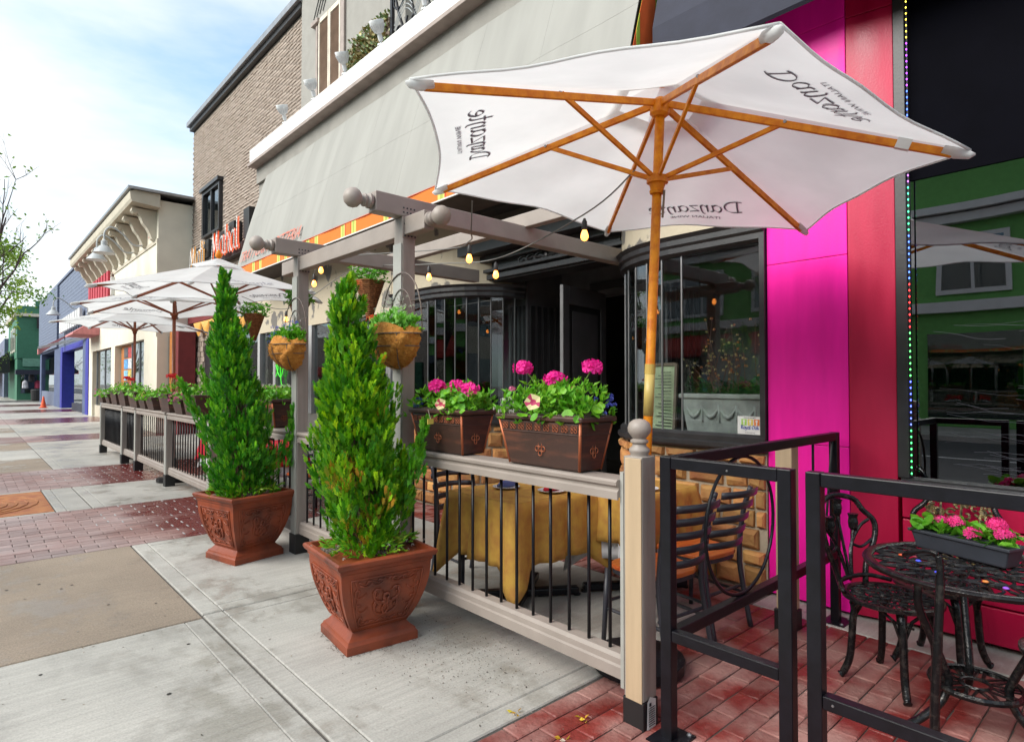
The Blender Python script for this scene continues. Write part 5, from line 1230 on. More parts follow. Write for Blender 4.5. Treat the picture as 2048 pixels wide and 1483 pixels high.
# half-moon coir baskets on the posts
def basket(label, y, z, extra):
    k = thing('hanging_basket', label, 'hanging basket', (2.10, y, z), 'coir lined wall baskets')
    r = .25; X = 2.15
    def bowl(s, t):
        a = math.pi*(1-s); b = t*math.pi/2*.98; q = math.cos(b)*(1+.05*math.sin(s*17+t*5)+.03*math.sin(t*13+s*31)); return (X-.20*math.sin(a)*q-.004, y-r*math.cos(a)*q, z-.215*math.sin(b)*(1+.04*math.sin(s*23)))
    MB().grid(lambda s, t: tuple(Vector(bowl(s, t))+Vector((U(-.006,.006),U(-.006,.006),U(-.006,.006)))), 44, 18).build('coir_liner', 'coir', k, smooth=True)
    fz = MB()
    for i in range(420):
        s_, t_ = U(0,1), U(0,.95); p = Vector(bowl(s_, t_)); o_ = (p-Vector((X,y,z))).normalized(); slim_leaf(fz, p-o_*.004, o_*.5+Vector((U(-1,1),U(-1,1),U(-1,1))), U(.02,.045), .0016, random.choice([(.45,.19,.03),(.58,.29,.06),(.30,.11,.02)]))
    fz.build('coir_fibre', 'petal', k, kind='stuff')
    lip = MB().grid(lambda s, t: (X-.20*math.sin(math.pi*(1-s))*(1.02-.12*t)-.004, y-r*math.cos(math.pi*(1-s))*(1.0-.08*t), z+t*(.03+.045*abs(math.sin(s*6.5+1))*(1 if .3 < s < .9 else .3))), 26, 3); lip.build('liner_edge', 'coir', k, smooth=True)
    w = MB(); hs = [math.pi*t/16 for t in range(17)]
    w.tube([(X-.205*math.sin(a), y-r*1.02*math.cos(a), z) for a in hs], .0045, 5); w.tube([(X-.190*math.sin(a), y-r*.92*math.cos(a), z-.08) for a in hs], .0035, 5)
    w.tube([(X-.005, y-r*1.02, z),(X-.005, y+r*1.02, z)], .0045, 5)
    for f in (.25, .5, .75):
        a = math.pi*f; w.tube([(X-.207*math.sin(a)*math.cos(b), y-r*1.02*math.cos(a)*math.cos(b), z-.225*math.sin(b)) for b in [t*math.pi/16 for t in range(9)]], .0035, 5)
    w.tube([(X, y-r*math.cos(a), z+.42*math.sin(a)**.8) for a in hs], .0045, 5); w.tube([(X, y-.15*math.cos(a), z+.31*math.sin(a)**.8) for a in hs], .0035, 5)
    w.tube([(X, y-r*1.0, z+.22),(X, y-.12, z+.22)], .0035, 4); w.tube([(X, y+r*1.0, z+.22),(X, y+.12, z+.22)], .0035, 4)
    for q in range(8): w.tube([(X-.004, y, z+.21),(X-.01, y+.05*math.cos(q*.785), z+.21+.06*math.sin(q*.785))], .003, 4)
    w.build('wire_frame', 'wire', k)
    b = MB()
    for i in range(260 if extra == 'blue' else 320):
        a = U(0,math.pi); q = math.sqrt(random.random()); p = Vector((X-.17*math.sin(a)*q, y-.23*math.cos(a)*q, z+U(.0,.17)*(1.1-q*.6))); d = Vector((-.3*math.sin(a), -.8*math.cos(a), U(.2,1)))
        col = (1,1,1) if extra == 'blue' else random.choice([(1,1,1),(2.6,1.7,9),(3.2,2.0,12),(2.6,1.7,9)]) if p.y > y-.2 else (1,1,1)
        for t in range(3): slim_leaf(b, p, d+Vector((U(-.8,.8),U(-.8,.8),U(-.2,.5))), U(.035,.06), U(.007,.012), jit(col,.15))
    b.build('foliage', 'leaf', k, kind='stuff')
    if extra == 'blue': small_flowers(k, 1.97,2.14,y-.22,y+.24,z+.02,z+.19,30, BLU, .014); small_flowers(k, 1.97,2.14,y-.24,y-.1,z+.1,z+.24,20, WHT, .008)
    else:
        small_flowers(k, 1.95,2.1,y+.02,y+.2,z+.03,z+.14,14, (.75,.10,.03), .018); small_flowers(k, 1.97,2.14,y-.2,y+.1,z+.08,z+.24,60, (.6,.65,.55), .008)
    return k
basket('coir basket with silvery and red flowers on the near pergola post', 3.47, 1.815, 'silver')
basket('coir basket with blue lobelia on the far pergola post', 5.22, 1.83, 'blue')
def cone_basket(label, c, H=.40, r=.15):
    k = thing('wicker_basket', label, 'hanging basket', c, 'wicker cone baskets'); x, y, z = c
    b = MB()
    n = 20
    for i in range(n):
        t = i/n; b.tube([(x+r*(1-t*.85)*math.cos(a), y+r*(1-t*.85)*math.sin(a), z-t*H) for a in [q*.5236 for q in range(12)]], .011, 5, closed=True)
    b.build('wicker', 'wicker', k)
    f = MB()
    for i in range(150):
        p = Vector((x+U(-r,r)*1.2, y+U(-r,r)*1.2, z+U(-.03,.16))); 
        for t in range(3): slim_leaf(f, p, Vector((U(-1,1),U(-1,1),U(-.3,1))), U(.04,.07), .011, jit((.75,.85,.8),.2))
    f.build('foliage', 'leaf', k, kind='stuff'); small_flowers(k, x-r,x+r,y-r,y+r,z+.08,z+.2,20, WHT, .014)
    MB().tube([(x,y,z+.02),(x,y,2.95)], .004, 4).build('hanger', 'wire', k)
cone_basket('wicker cone basket hanging behind the near pergola post', (3.2,5.80,2.58)); cone_basket('wicker cone basket hanging behind the blue lobelia basket', (3.2,9.30,2.52))
cone_basket('farther small wicker basket of blue flowers under the awning', (3.1,7.4,2.50), .3, .12)
# leaves and perlite at the foot of the trees
for (cx_, cy_, zz, lab) in ((1.80,3.255,.52,'loose sprigs and small flowers at the foot of the near arborvitae'),(1.82,5.46,.55,'loose sprigs and small flowers at the foot of the far arborvitae')):
    k = thing('underplanting', lab, 'plants', (cx_, cy_, zz)); f = MB()
    for i in range(150):
        a = U(0,6.28); q = U(.12,.27); p = Vector((cx_+q*math.cos(a), cy_+q*math.sin(a), zz+U(-.02,.06)))
        for t in range(3): slim_leaf(f, p, Vector((math.cos(a)*.8+U(-.5,.5), math.sin(a)*.8+U(-.5,.5), U(-.1,.8))), U(.03,.07), .007, jit(random.choice([(1,1,1),(.8,.9,.8),(1.6,.9,1)]),.2))
    f.build('foliage', 'leaf', k, kind='stuff'); small_flowers(k, cx_-.27,cx_+.27,cy_-.27,cy_+.27,zz,zz+.06,16, WHT, .008)
# ------------------------------------------------------------------ dining tables and chairs
def table(label, x0, x1, y0, y1, cl_label, cloth='cloth_gold', drop=.40, corner=.60, under=False, white=False):
    cx, cy = (x0+x1)/2, (y0+y1)/2
    t = thing('dining_table', label, 'table', (cx, cy, 0), 'patio dining tables')
    MB().box(x0+.01, x1-.01, y0+.01, y1-.01, .715, .744).build('table_top', 'black_paint', t)
    MB().box(cx-.04, cx+.04, cy-.04, cy+.04, .05, .714).build('pedestal', 'black_metal', t)
    f = MB(); f.beam((cx-.32,cy-.22,.035),(cx+.32,cy+.22,.035),.07,.05); f.beam((cx-.32,cy+.22,.036),(cx+.32,cy-.22,.036),.07,.05); f.build('foot', 'black_metal', t, bev=.01)
    fe = MB()
    for sx in (-1,1):
        for sy in (-1,1): fe.lathe([(.025,0),(.03,.012)], (cx+sx*.31,cy+sy*.215,-.002), 8)
    fe.build('foot_pad', 'black_plastic', t)
    def clothmesh(name, m, lab, cat, drop, corner, z=.748, ph=0, grow=0):
        c = thing(name, lab, cat, (cx, cy, .75)); w, d = (x1-x0)/2+.004+grow, (y1-y0)/2+.004+grow
        per = []; n = 26
        cs = [(-w,-d),(w,-d),(w,d),(-w,d)]
        for q in range(4):
            (ax_,ay_),(bx_,by_) = cs[q], cs[(q+1) % 4]
            for k in range(n): per.append((ax_+(bx_-ax_)*k/n, ay_+(by_-ay_)*k/n, q, k/n))
        b = MB(); rows = 9; N_ = len(per)
        for r in range(rows+1):
            tt = r/rows
            for i, (x, y, q, s) in enumerate(per):
                e = min(s, 1-s); cor = max(0, 1-e/.20)**1.25
                nx, ny = [(0,-1),(1,0),(0,1),(-1,0)][q]
                if s < .5: px, py = [(-1,0),(0,-1),(1,0),(0,1)][q]
                else: px, py = [(1,0),(0,1),(-1,0),(0,-1)][q]
                k = cor*.5 if e > .001 else .5
                ox, oy = nx*(1-k)+px*k, ny*(1-k)+py*k
                fold = (.022*math.sin(s*math.pi*6+q*1.7+ph)+.012*math.sin(s*math.pi*13+q*3+ph))*(1-cor)
                off = tt*(.03+fold)+cor*(tt**.8)*.13+ (.012 if r else 0)
                # fabric either side of a corner is drawn back under the hanging cone
                valley = math.exp(-((e-.15)/.06)**2); off -= valley*tt*.05
                dz = (drop+(corner-drop)*cor)*tt
                z_ = z-dz-(0 if r else 0); b.v.append((cx+x+ox*off, cy+y+oy*off, z_+(.0 if r else .002)))
        for r in range(rows):
            for i in range(N_): j = (i+1) % N_; b.f.append((r*N_+i, r*N_+j, (r+1)*N_+j, (r+1)*N_+i))
        o = b.build('skirt', m, c, smooth=True)
        so = o.modifiers.new('thick', 'SOLIDIFY'); so.thickness = .003
        MB().grid(lambda s, u: (cx-w+2*w*s, cy-d+2*d*u, z+.003+.0015*math.sin(s*9)*math.sin(u*7)), 8, 8).build('top_cloth', m, c, smooth=True)
        return c
    if under: clothmesh('undercloth', 'cloth_white', 'white undercloth hanging below '+cl_label, 'tablecloth', drop+.12, corner+.10, z=.746, ph=1, grow=-.03)
    clothmesh('tablecloth', cloth, cl_label, 'tablecloth', drop, corner)
    return t
table('dining table under a mustard cloth behind the near fence section', 2.52, 3.32, 2.76, 3.42, 'mustard gold tablecloth with hanging corners behind the near balusters', drop=.40, corner=.60)
table('dining table under a mustard cloth close to the curved window', 3.32, 3.94, 2.36, 2.97, 'mustard gold tablecloth on the table close to the window', drop=.34, corner=.52, under=True)
table('patio table under a red cloth behind the slim arborvitae', 2.45, 3.1, 7.25, 7.9, 'red tablecloth over white cloth behind the slim arborvitae', cloth='cloth_red', drop=.26, corner=.34, under=True)
table('patio table under a red cloth farther down the patio', 2.5, 3.2, 8.6, 9.25, 'red tablecloth over white cloth farther down the patio', cloth='cloth_red', drop=.26, corner=.34, under=True)
def plate(label, x, y, z=.752, nap=None, nl=None):
    p = lthing('plate', label, 'plate', (x, y, z), 0, 'white side plates')
    smooth_angle(MB().lathe([(.05,0),(.06,.004),(.095,.014),(.097,.017),(.06,.008),(.001,.007)], (0,0,0), 24, cap=False).build('dish', 'china', p), 60)
    if nap:
        k = lthing('napkin', nl, 'napkin', (x, y, z+.012), U(-.5,.5))
        b = MB().tube([(-.10,0,.02),(-.05,.005,.024),(.05,-.004,.022),(.09,.0,.02)], [.012,.022,.028,.035], 9); b.build('rolled_cloth', nap, k, smooth=True)
plate('white plate at the far side of the nearer gold table', 2.85, 3.20, nap='napkin_blue', nl='rolled blue napkin on a white plate')
plate('white plate at the near side of the nearer gold table', 2.98, 2.88, nap='cloth_red', nl='folded red napkin on a white plate')
plate('white plate on the table by the window', 3.52, 2.5); plate('white plate on the far side of the table by the window', 3.48, 2.82)
CG = 'black ladder back chairs'
def chair(label, loc, rz):
    c = lthing('ladder_back_chair', label, 'chair', loc, rz, CG)
    s = MB(); K = 20; out = []
    for k in range(K):
        a = 2*math.pi*k/K; x = .205*math.copysign(abs(math.cos(a))**.55, math.cos(a)); y = .205*math.copysign(abs(math.sin(a))**.55, math.sin(a)); out.append((x*(1+.06*(y/.2)), y))
    s.prism(out, 'Z', .44, .465); s.build('seat', 'seat_wood', c, bev=.007)
    MB().prism([(x*.96, y*.96) for x, y in out], 'Z', .415, .439).build('seat_frame', 'chair_metal', c)
    for sx in (-1, 1):
        MB().tube([(sx*.19,.18,.43),(sx*.205,.20,0)], [.017,.014], 8).build('leg', 'chair_metal', c, smooth=True)
        MB().tube(catmull([(sx*.185,-.26,0),(sx*.18,-.21,.25),(sx*.175,-.19,.44),(sx*.175,-.22,.7),(sx*.18,-.27,.86)], 4), .0165, 8).build('leg', 'chair_metal', c, smooth=True)
        MB().tube([(sx*.19,.19,.2),(sx*.18,-.22,.2)], .010, 6).build('stretcher', 'chair_metal', c)
    for yy in (.19, -.2): MB().tube([(-.19,yy,.24),(.19,yy,.24)], .010, 6).build('stretcher', 'chair_metal', c)
    for k, z in enumerate((.53,.61,.69,.77,.845)):
        yb = -.19-.13*((z-.44)/.44)**1.5
        MB().grid(lambda s_, t: (-.178+.356*s_, yb-.055*math.sin(math.pi*s_)-.006*t, z-.02+.04*t+.006*math.sin(math.pi*s_)), 10, 1).build('slat', 'chair_metal', c, smooth=True).modifiers.new('thick','SOLIDIFY').thickness = .008
    return c
chair('black ladder back chair with orange wooden seat, nearest behind the steel rail', (2.93,2.02,0), R_(-7))
chair('black ladder back chair beside the stone plinth, farther from the rail', (3.45,2.06,0), R_(-6))
chair('black ladder back chair on the far side of the nearer gold table', (2.86,3.62,0), R_(176))
chair('black ladder back chair at the red clothed table nearest the pergola', (2.95,6.75,0), R_(4))
chair('black ladder back chair at the farther red clothed table', (2.85,8.25,0), R_(-4))
# ------------------------------------------------------------------ bistro set
def lattice(b, R, z, th=.006, n=10, seed=0, sq=1):
    rr = random.Random(seed)
    for q in (.30, .62):
        b.tube([(R*q*math.cos(a), R*q*math.sin(a), z) for a in [k*2*math.pi/28 for k in range(28)]], th, 4, closed=True)
    for ring, (r0, r1, m) in enumerate(((0,.30,6),(.30,.62,n),(.62,.97,n*2))):
        for k in range(m):
            a = 2*math.pi*(k+.5*(ring % 2))/m; da = .42*2*math.pi/m
            for s in (-1, 1):
                pts = [(R*(r0+(r1-r0)*t)*math.cos(a+s*da*math.sin(math.pi*t)), R*(r0+(r1-r0)*t)*math.sin(a+s*da*math.sin(math.pi*t)), z+.003*math.sin(math.pi*t)) for t in (0,.2,.4,.6,.8,1)]
                b.tube(pts, th*1.1, 4)
            b.tube([(R*(r0+(r1-r0)*t)*math.cos(a+rr.uniform(-.02,.02)), R*(r0+(r1-r0)*t)*math.sin(a), z) for t in (.05,.5,.95)], th*.9, 4)
def bistro_table(label, c, R=.41, H=.70):
    t = lthing('bistro_table', label, 'table', c, R_(20))
    smooth_angle(MB().lathe([(R-.035,H-.006),(R-.012,H-.022),(R+.004,H-.018),(R+.010,H-.004),(R+.004,H+.004),(R-.02,H+.006),(R-.035,H)], (0,0,0), 48, cap=False).build('rim', 'cast_iron', t), 50)
    b = MB(); lattice(b, R-.02, H-.003, .006, 10); b.build('pierced_top', 'cast_iron', t)
    for k in range(3):
        a = k*2*math.pi/3; pts = catmull([(.24,H-.02),(.25,H-.15),(.20,.42),(.13,.26),(.12,.2),(.16,.12),(.25,.055),(.31,.03),(.33,.018)], 4)
        MB().tube([(p[0]*math.cos(a), p[0]*math.sin(a), p[1]) for p in pts], [.017]*len(pts[:-5])+[.015,.016,.018,.022,.018], 7).build('leg', 'cast_iron', t, smooth=True)
    s = MB(); s.lathe([(.155,.19),(.17,.186),(.175,.20),(.17,.212),(.155,.208)], (0,0,0), 32, cap=False); s.tube([(.055*math.cos(q*.3927),.055*math.sin(q*.3927),.2) for q in range(16)], .008, 5, closed=True)
    for k in range(10): s.beam((.06*math.cos(k*.628),.06*math.sin(k*.628),.2),(.16*math.cos(k*.628+.25),.16*math.sin(k*.628+.25),.2), .014, .007); s.beam((.06*math.cos(k*.628),.06*math.sin(k*.628),.2),(.16*math.cos(k*.628-.25),.16*math.sin(k*.628-.25),.2), .01, .007)
    s.build('shelf_ring', 'cast_iron', t)
    return t
bistro_table('round black cast iron bistro table with pierced top', (3.25,.60,0))
def bistro_chair(label, c, rz, gold=False):
    t = lthing('bistro_chair', label, 'chair', c, rz, 'cast iron bistro chairs'); R = .215; H = .43
    smooth_angle(MB().lathe([(R-.03,H-.004),(R-.01,H-.02),(R+.008,H-.012),(R+.008,H+.004),(R-.01,H+.008),(R-.03,H+.002)], (0,0,0), 36, cap=False).build('seat_ring', 'cast_iron', t), 50)
    b = MB(); lattice(b, R-.02, H-.002, .005, 8, 3); b.build('pierced_seat', 'cast_iron', t)
    for sx in (-1, 1):
        for sy in (-1, 1):
            pts = catmull([(.12,H-.02),(.155,.33),(.165,.2),(.175,.1),(.20,.03),(.215,.012)], 4); a = math.atan2(sy, sx)
            MB().tube([(p[0]*math.cos(a)*1.1, p[0]*math.sin(a)*1.1, p[1]) for p in pts], [.022]*4+[.018]*(len(pts)-8)+[.015,.017,.021,.017], 7).build('leg', 'cast_iron', t, smooth=True)
    ap = MB()
    for k in range(4):
        a = k*math.pi/2+math.pi/4
        for s in (-1,1):
            ap.tube([(R*.86*math.cos(a+s*.5),R*.86*math.sin(a+s*.5),H-.02),(R*.82*math.cos(a+s*.22),R*.82*math.sin(a+s*.22),H-.06),(.17*math.cos(a),.17*math.sin(a),.25)], .008, 5)
        ap.tube([(R*.85*math.cos(a-.25),R*.85*math.sin(a-.25),H-.06),(R*.85*math.cos(a+.25),R*.85*math.sin(a+.25),H-.09)], .006, 4)
    ap.build('apron_scroll', 'cast_iron', t, kind='stuff')
    yb = -.19
    def bk(x, z): return (x, yb-.10*(z-H)/.45-.02+.10*(x/.22)**2*.6, z)
    loop = catmull([bk(-.10,H-.0),bk(-.13,H+.10),bk(-.20,H+.22),bk(-.215,H+.31),bk(-.17,H+.37),bk(-.13,H+.43),bk(0,H+.455),bk(.13,H+.43),bk(.17,H+.37),bk(.215,H+.31),bk(.20,H+.22),bk(.13,H+.10),bk(.10,H)], 4)
    MB().tube(loop, .015, 8).build('back_frame', 'cast_iron', t, smooth=True)
    sc = MB()
    if gold:
        rr = random.Random(4)
        for k in range(110):
            x, z = rr.uniform(-.17,.17), H+rr.uniform(.06,.40)
            if abs(x) > .11+.3*(z-H)*.4: continue
            a0 = rr.uniform(0,6.28); sc.tube([bk(x+(.004+.0035*q)*math.cos(a0+q*.7), z+(.004+.0035*q)*math.sin(a0+q*.7)) for q in range(8)], .0075, 4)
        for x in (-.09,0,.09): sc.tube([bk(x*.6,H+.02),bk(x,H+.2),bk(x*1.1,H+.42)], .007, 5)
        sc.build('leafy_lattice', mat('antique_gold', (.34,.26,.12), .35, metal=.6, base2=(.06,.05,.035), vscale=40).name, t)
    else:
        for x, z0, z1 in ((0,.02,.36),(-.05,.04,.28),(.05,.04,.28)):
            sc.tube(catmull([bk(x*.3,H+z0),bk(x,H+(z0+z1)/2),bk(x*1.9,H+z1)], 4), .008, 5)
            c2 = Vector(bk(x*1.9, H+z1)); sc.lathe([(.008,-.02),(.022,.0),(.026,.03),(.022,.055),(.028,.075)], c2, 8)
        for s in (-1,1): sc.tube(catmull([bk(s*.02,H+.05),bk(s*.05,H+.18),bk(s*.13,H+.28),bk(s*.19,H+.32)], 4), .009, 5); sc.tube(catmull([bk(s*.06,H+.2),bk(s*.12,H+.18),bk(s*.19,H+.22)], 4), .008, 5)
        sc.build('tulip_scrollwork', 'cast_iron', t)
    ar = MB().tube(catmull([(-.20,-.12,H+.02),(-.10,-.2,H+.04),(.10,-.2,H+.04),(.20,-.12,H+.02)], 4), .012, 6); ar.build('back_rail', 'cast_iron', t, smooth=True)
    return t
bistro_chair('black cast iron bistro chair with tulip scroll back at the left of the table', (3.45,.97,0), R_(165))
bistro_chair('cast iron bistro chair with leafy gilt back against the shop wall', (3.87,.86,0), R_(82), True)
bistro_chair('bistro chair mostly cut off at the right edge of the view', (3.25,.23,0), R_(0))
# trough of geraniums on the bistro table
tr = lthing('flower_trough', 'dark plastic trough of pink geraniums on the bistro table', 'planter', (3.40,.66,.706), R_(70))
b = MB(); L2, W2, h2 = .21, .062, .085
b.add([(-L2+.02,-W2+.015,0),(L2-.02,-W2+.015,0),(L2-.02,W2-.015,0),(-L2+.02,W2-.015,0),(-L2,-W2,h2),(L2,-W2,h2),(L2,W2,h2),(-L2,W2,h2)], [(0,3,2,1),(0,1,5,4),(1,2,6,5),(2,3,7,6),(3,0,4,7),(4,5,6,7)])
b.build('trough', mat('slate_plastic', (.035,.04,.052), .5).name, tr, bev=.008)
MB().box(-L2-.008, L2+.008, -W2-.008, W2+.008, h2-.008, h2+.006).build('lip', 'slate_plastic', tr, bev=.003)
f = MB()
for k in range(110):
    x = U(-.20,.20); p = Vector((x, U(-.075,.075), h2+U(0,.06))); round_leaf(f, p, Vector((U(-.7,.7),U(-1,.6),U(.4,1))), U(.02,.034), random.choice([(1,1,1.4),(.8,.85,1),(1.2,1.1,1.5)]))
f.build('foliage', 'leaf', tr, kind='stuff')
for x, y, z in ((-.14,-.01,.17),(-.10,-.075,.10),(.01,-.08,.10),(.03,.02,.15),(.12,-.02,.13),(.17,-.07,.11),(-.06,.03,.12),(-.18,.02,.14)): bloom(tr, (x*.93,y,z), .036, HOT, (x,y*.5,h2), 22)
gm = [((.05,.10,.9),(3.15,.78)),((.05,.10,.9),(3.02,.68)),((.8,.25,.05),(3.02,.52)),((.35,.1,.8),(2.98,.45)),((.75,.12,.04),(3.2,.86)),((.4,.1,.8),(2.99,.38))]
for i, (c, (x, y)) in enumerate(gm):
    g = MB().lathe([(.004,0),(.011,.003),(.012,.006),(.006,.010)], (x,y,.704), 8).build('glass_gem', mat('gem_%d' % i, c, .08, var=0, coat=.8).name, None, loc=(x,y,.704)); tag(g, ['small blue glass gem on the bistro table, farther one','small blue glass gem on the bistro table, nearer one','orange glass gem near the rim of the bistro table','violet glass gem beside the orange one','orange glass gem at the far rim of the table','violet glass gem nearest the right edge'][i], 'glass gem', 'glass gems on the bistro table')
fb = MB(); head(fb, (3.06,.36,.712), .016, HOT, 8); fo = fb.build('fallen_blossom', 'petal', None, loc=(3.06,.36,.706)); tag(fo, 'fallen pink blossom lying on the bistro table', 'blossom')
# ------------------------------------------------------------------ string lights under the pergola
def string(label, pts, bulbs):
    s = thing('string_light', label, 'string lights', pts[0], 'bulb strings under the pergola')
    MB().tube(catmull(pts, 8), .0045, 5).build('cable', 'cable', s)
    for (x, y, z) in bulbs:
        k = smooth_angle(MB().lathe([(.007,.085),(.010,.075),(.015,.065),(.017,.026),(.014,.018)], (x,y,z), 12).build('socket', 'socket', s))
        smooth_angle(MB().lathe([(.012,.018),(.017,.005),(.022,-.013),(.022,-.025),(.015,-.038),(.001,-.045)], (x,y,z), 14).build('bulb', 'bulb', s), 60)
string('bulb string nearest the street between the pergola posts', [(2.30,2.9,2.62),(2.45,3.1,2.50),(2.6,3.31,2.49),(2.8,3.9,2.56),(2.5,5.3,2.68)], [(2.6,3.31,2.38)])
string('bulb string running deeper under the awning', [(2.6,1.9,2.62),(2.6,2.25,2.46),(3.0,3.49,2.45),(3.0,4.39,2.54),(3.0,5.8,2.68),(2.7,6.76,2.34),(2.6,8,2.6)], [(2.6,2.25,2.35),(3.0,3.49,2.34),(3.0,4.39,2.44),(3.0,5.80,2.57),(2.68,6.76,2.23)])
string('short bulb string by the far pergola post', [(2.3,5.3,2.68),(2.5,5.47,2.69),(2.5,5.62,2.58),(2.7,6.0,2.7)], [(2.5,5.47,2.585),(2.5,5.62,2.475)])
# ------------------------------------------------------------------ window display
wp = thing('stone_planter', 'pale grey stone trough with swags and ferns inside the curved window', 'planter', (4.68,2.45,1.06))
b = MB(); b.add([(4.50,2.12,1.06),(4.95,2.12,1.06),(4.95,2.76,1.06),(4.50,2.76,1.06),(4.46,2.08,1.37),(4.98,2.08,1.37),(4.98,2.80,1.37),(4.46,2.80,1.37)], [(0,3,2,1),(0,1,5,4),(1,2,6,5),(2,3,7,6),(3,0,4,7),(4,5,6,7)])
b.build('trough', 'stone_grey', wp, bev=.012)
MB().box(4.445, 4.99, 2.065, 2.815, 1.371, 1.41).build('rim', 'stone_grey', wp, bev=.01)
sw = MB()
for k in range(4):
    y0 = 2.16+k*.15; sw.tube([(4.475, y0+.15*t, 1.31-.09*math.sin(math.pi*t)) for t in (0,.15,.3,.5,.7,.85,1)], [.006,.012,.016,.018,.016,.012,.006], 6); sw.tube([(4.475,y0,1.32),(4.48,y0,1.18)], [.016,.006], 6)
sw.build('swag', 'stone_grey', wp, smooth=True)
f = MB()
for k in range(90):
    p = Vector((4.70+U(-.2,.15), 2.44+U(-.32,.32), 1.40)); a = U(0,6.28); L_ = U(.18,.36); d = Vector((math.cos(a)*.8, math.sin(a)*.8, U(.5,1.3))).normalized(); sd = d.cross(Vector((0,0,1))).normalized(); c = jit(random.choice([(1,1,1),(1.2,1.3,1),(.6,.9,1.4)]),.2)
    for i in range(12):
        t = i/12; q = p+d*L_*t+Vector((0,0,-.14*t*t)); l = .055*(1-t*.75)
        for s in (-1,1): f.poly([q, q+sd*s*l*.6+d*.012, q+sd*s*l+d*.02, q+sd*s*l*.5-d*.002], c)
f.build('fern', 'fern', wp, kind='stuff')
tw = MB(); bl = MB()
for k in range(26):
    p = Vector((4.66+U(-.15,.1), 2.44+U(-.3,.3), 1.42)); e = p+Vector((U(-.1,.1), U(-.22,.22), U(.18,.62))); m_ = (p+e)/2+Vector((U(-.03,.03),U(-.04,.04),0)); tw.tube([p,m_,e], [.004,.003,.0015], 4)
    for i in range(4): q = m_.lerp(e, i/3)+Vector((U(-.03,.03),U(-.04,.04),U(-.02,.02))); head(bl, q, .006, random.choice([(.8,.6,.3),(.75,.3,.12),(.7,.65,.3)]), 3, size=1.6)
tw.build('twig', 'twig', wp); bl.build('dried_blossom', 'petal', wp, kind='stuff')
mb_ = thing('menu_board', 'framed pale green menu board leaning inside the window', 'menu board', (4.5,3.0,1.06))
MB().add([(4.45,2.86,1.07),(4.52,3.14,1.07),(4.55,3.13,1.66),(4.48,2.85,1.66)], [(0,1,2,3)]).build('sheet', 'paper_green', mb_)
b = MB(); cs = [Vector(v) for v in ((4.45,2.86,1.07),(4.52,3.14,1.07),(4.55,3.13,1.66),(4.48,2.85,1.66))]
for i in range(4): b.beam(cs[i], cs[(i+1) % 4], .025, .025, (1,0,0))
b.build('frame', 'ridge_wood', mb_)
b = MB()
for k in range(18): z = 1.13+k*.027; b.beam(Vector((4.449,2.885,z)), Vector((4.498,3.08-.03*(k % 3),z)), .002, .006, (0,0,1))
b.build('print', 'ink', mb_)
ro = thing('member_sign', 'small white Royal Oak member sign standing in the window corner', 'sign', (4.235,2.08,1.11))
MB().box(4.222, 4.228, 1.985, 2.175, 1.125, 1.255).build('card', 'paper', ro)
for k, c in enumerate(((.35,.62,.10),(.70,.55,.12),(.72,.20,.04))):
    m = mat('swatch_%d' % k, c, .6, var=.02); MB().box(4.2195, 4.2215, 2.145-k*.048-.04, 2.145-k*.048, 1.19, 1.235).build('swatch', m.name, ro)
    b = MB(); b.box(4.2180, 4.2192, 2.145-k*.048-.024, 2.145-k*.048-.016, 1.194, 1.215); b.lathe([(.009,0),(.009,.001)], (4.2193, 2.145-k*.048-.020, 1.221), 10, '-X'); b.build('cutlery_mark', 'paper', ro)
b = MB(); script_text(b, 'Royal Oak', .0175, lambda x, y: (4.219, 2.08-x, 1.163+y), heavy=1.6, n=3); b.build('lettering', mat('ink_blue', (.03,.06,.45), .6).name, ro)
b = MB(); font_text(b, 'PROUD MEMBER', .012, lambda x, y: (4.219, 2.08-x, 1.241+y)); font_text(b, 'downtown.org', .012, lambda x, y: (4.219, 2.08-x, 1.135+y)); b.build('small_print', 'ink', ro)
ns = thing('neon_script', 'green neon script sign in the far restaurant window', 'neon sign', (4.22,10.9,1.6))
b = MB(); b.tube(catmull([(4.22,11.25,1.68),(4.22,11.1,1.62),(4.22,11.0,1.78),(4.22,11.12,1.86),(4.22,10.98,1.66),(4.22,10.85,1.62),(4.22,10.72,1.88),(4.22,10.8,2.1),(4.22,10.9,1.9),(4.22,10.85,1.5),(4.22,10.7,1.46)], 5), .008, 6); b.build('tube', 'neon_green', ns, smooth=True)
